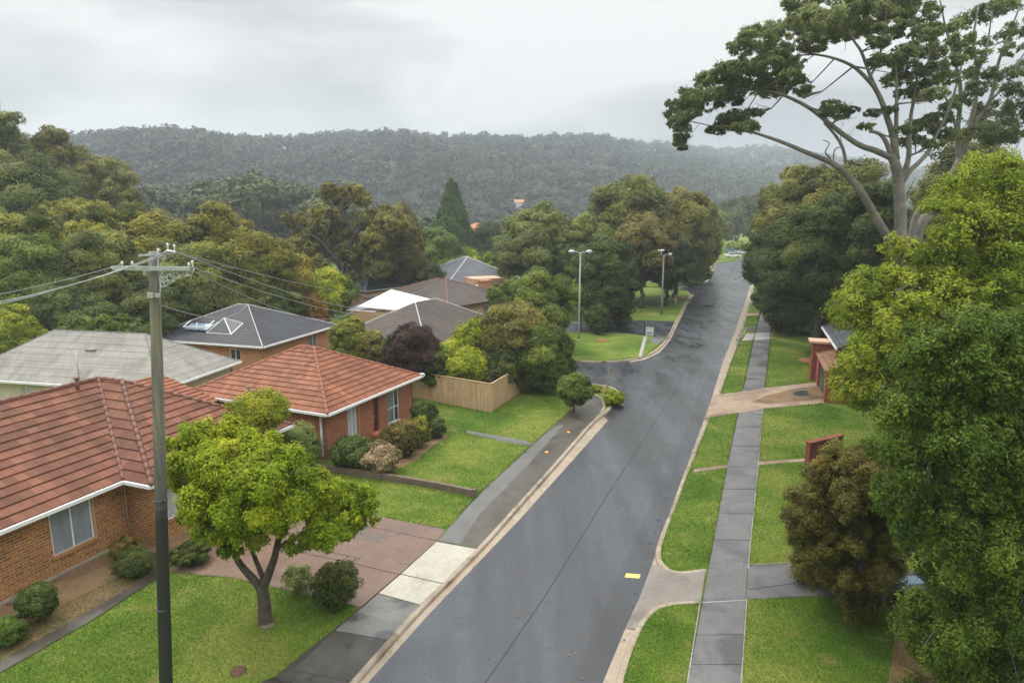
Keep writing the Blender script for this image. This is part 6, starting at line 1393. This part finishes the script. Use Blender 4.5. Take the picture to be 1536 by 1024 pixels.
b.build('lettering', M['black'], bd)
b = MB()
for x_ in (.1, .9): b.bar(c0 + Vector((W_ * x_, .03, 0)), Vector((c0.x + W_ * x_, c0.y + .03, GZ - .05)), .04)
b.build('support', M['black'], o)
# brick edging rings and low things on the far lawns
for x, y, w_, lab in ((903, 511, .7, 'red brick edging patch under the conical shrub'), (1217, 541, 1.1, 'ring of red mulch round the right lawn tree trunk')):
    c = U(x, y); b = MB(); b.lathe(c, [(w_, -.01), (w_ * .95, .06), (w_ * .5, .09)], 16); tag(b.build('tree_ring', M['mulch']), lab, 'edging')
o = empty('carport', U(905, 452), 'low open carport frame with brown roof between the far left trees', 'carport')
p0, p1 = U(899, 452), U(945, 450); e = (p1 - p0); e.normalize(); L_ = (p1 - p0).length; dd = Vector((-e.y, e.x, 0)); up = Vector((0, 0, 1))
b = MB(); b.box(p0 - e * .3 + up * 2.1, e * (L_ + .6), dd * 4, up * .18); b.build('roof', M['wood_door'], o)
for s in (0, .5, 1):
    b = MB(); b.box(p0 + e * (L_ * s), e * .16, dd * .16, up * 2.1); b.build('post', M['bark'], o)
b = MB(); b.box(p0 + dd * 3.8, e * L_, dd * .15, up * 2.1); b.build('back_panel', M['tan_wall'], o)
q0, q1 = U(1000, 444), U(1035, 452)
b = MB(); b.box(q0, q1 - q0, Vector((.15, .3, 0)), up * .35); tag(b.build('garden_wall', M['tan_wall']), 'low stone garden wall behind the bollard on the far left lawn', 'wall')
# television aerial on the brown tiled roof
q = hp(2.6, 7, RT); o = empty('roof_aerial', q, 'thin television aerial on the ridge of the brown brick house', 'aerial'); b = MB(); b.tube([q, q + up * 1.5], .02, 6); b.build('mast', M['galv'], o)
b = MB(); b.tube([q + up * 1.45 - R_ * .6, q + up * 1.45 + R_ * .6], .012, 5)
for k in range(6): s_ = -.55 + k * .22; w_ = .25 + .05 * k; b.tube([q + up * 1.45 + R_ * s_ - Wd * w_, q + up * 1.45 + R_ * s_ + Wd * w_], .008, 5)
b.build('antenna_array', M['galv'], o)
# ------------------------------------------------------------------ parked cars at the end of the road
def car(name, p, hd, paint, label):
    d = heading(hd); s = Vector((d.y, -d.x, 0)); o = empty(name, p, label, 'car', 'cars parked at the end of the road')
    def C(u, v, z): return p + d * u + s * v + Vector((0, 0, z))
    prof = [(-2.2, .35), (-2.25, .75), (-2.1, .95), (-1.75, 1.0), (-1.25, 1.42), (.25, 1.45), (.95, 1.0), (2.0, .85), (2.2, .6), (2.2, .32)]
    b = MB(); hw = .86
    def wv(z): return hw * (1 if z < 1. else .82)
    for (a, c) in zip(prof, prof[1:] + prof[:1]): b.face([C(a[0], -wv(a[1]), a[1]), C(c[0], -wv(c[1]), c[1]), C(c[0], wv(c[1]), c[1]), C(a[0], wv(a[1]), a[1])], smooth=False)
    for sg in (-1, 1): b.face([C(a[0], sg * wv(a[1]), a[1]) for a in (prof if sg > 0 else prof[::-1])])
    b.build('body', M[paint], o)
    for sg in (-1, 1):
        b = MB(); b.face([C(-1.5, sg * .88, 1.03), C(.85, sg * .88, 1.03), C(.2, sg * .74, 1.38), C(-1.2, sg * .74, 1.38)][::sg]); b.build('side_window', M['pane_dark'], o)
    b = MB(); b.face([C(.98, -.74, 1.03), C(.98, .74, 1.03), C(.34, .64, 1.42), C(.34, -.64, 1.42)]); b.build('windscreen', M['pane_dark'], o)
    b = MB(); b.face([C(-1.78, -.74, 1.04), C(-1.32, -.64, 1.40), C(-1.32, .64, 1.40), C(-1.78, .74, 1.04)]); b.build('rear_window', M['pane_dark'], o)
    for u in (-1.4, 1.35):
        for v in (-.85, .65):
            b = MB(); b.tube([C(u, v, .33), C(u, v + .2, .33)], .33, 14); w_ = b.build('wheel', M['tyre'], o); b = MB(); b.tube([C(u, v - .02, .33), C(u, v + .22, .33)], .18, 10); b.build('rim', M['galv'], w_)
    for v in (-.7, .45):
        b = MB(); b.box(C(2.16, v, .62), s * .28, d * .06, up * .14); b.build('headlight', M['lamp_white'], o); b = MB(); b.box(C(-2.28, v, .72), s * .25, d * .06, up * .15); b.build('tail_light', M['red_paint'], o)
car('parked_car', U(1099, 386, 0.1), 92, 'car_white', 'white car parked crosswise nearest the end of the road')
car('parked_car', U(1113, 381, 0.1), 85, 'car_silver', 'silver car parked right of the white car at the road end')
car('parked_car', U(1098, 379, .1), 95, 'car_teal', 'teal car parked behind the white car at the road end')
# pale blue sheet beside the right driveway
q = U(1352, 892); b = MB(); b.box(q, heading(80) * 1.0, heading(-10) * .6, up * .25); b.box(q + up * .25 + heading(80) * .1, heading(80) * .8, heading(-10) * .5, up * .12); tag(b.build('covered_box', M['blue_tarp']), 'low pale blue covered box beside the right driveway under the bronze tree', 'box')

# ------------------------------------------------------------------ air
b = MB(); b.box((-2600, -60, -1.5), (5200, 0, 0), (0, 2700, 0), (0, 0, 240)); m = bpy.data.materials.new('haze_air'); m.use_nodes = True; t = m.node_tree; t.nodes.clear()
out = N(t, 'ShaderNodeOutputMaterial'); pv = N(t, 'ShaderNodeVolumePrincipled'); pv.inputs['Density'].default_value = .00062; pv.inputs['Color'].default_value = (.66, .72, .79, 1); pv.inputs['Anisotropy'].default_value = .2
t.links.new(pv.outputs[0], out.inputs['Volume']); hz = b.build('haze', m); hz['kind'] = 'stuff'
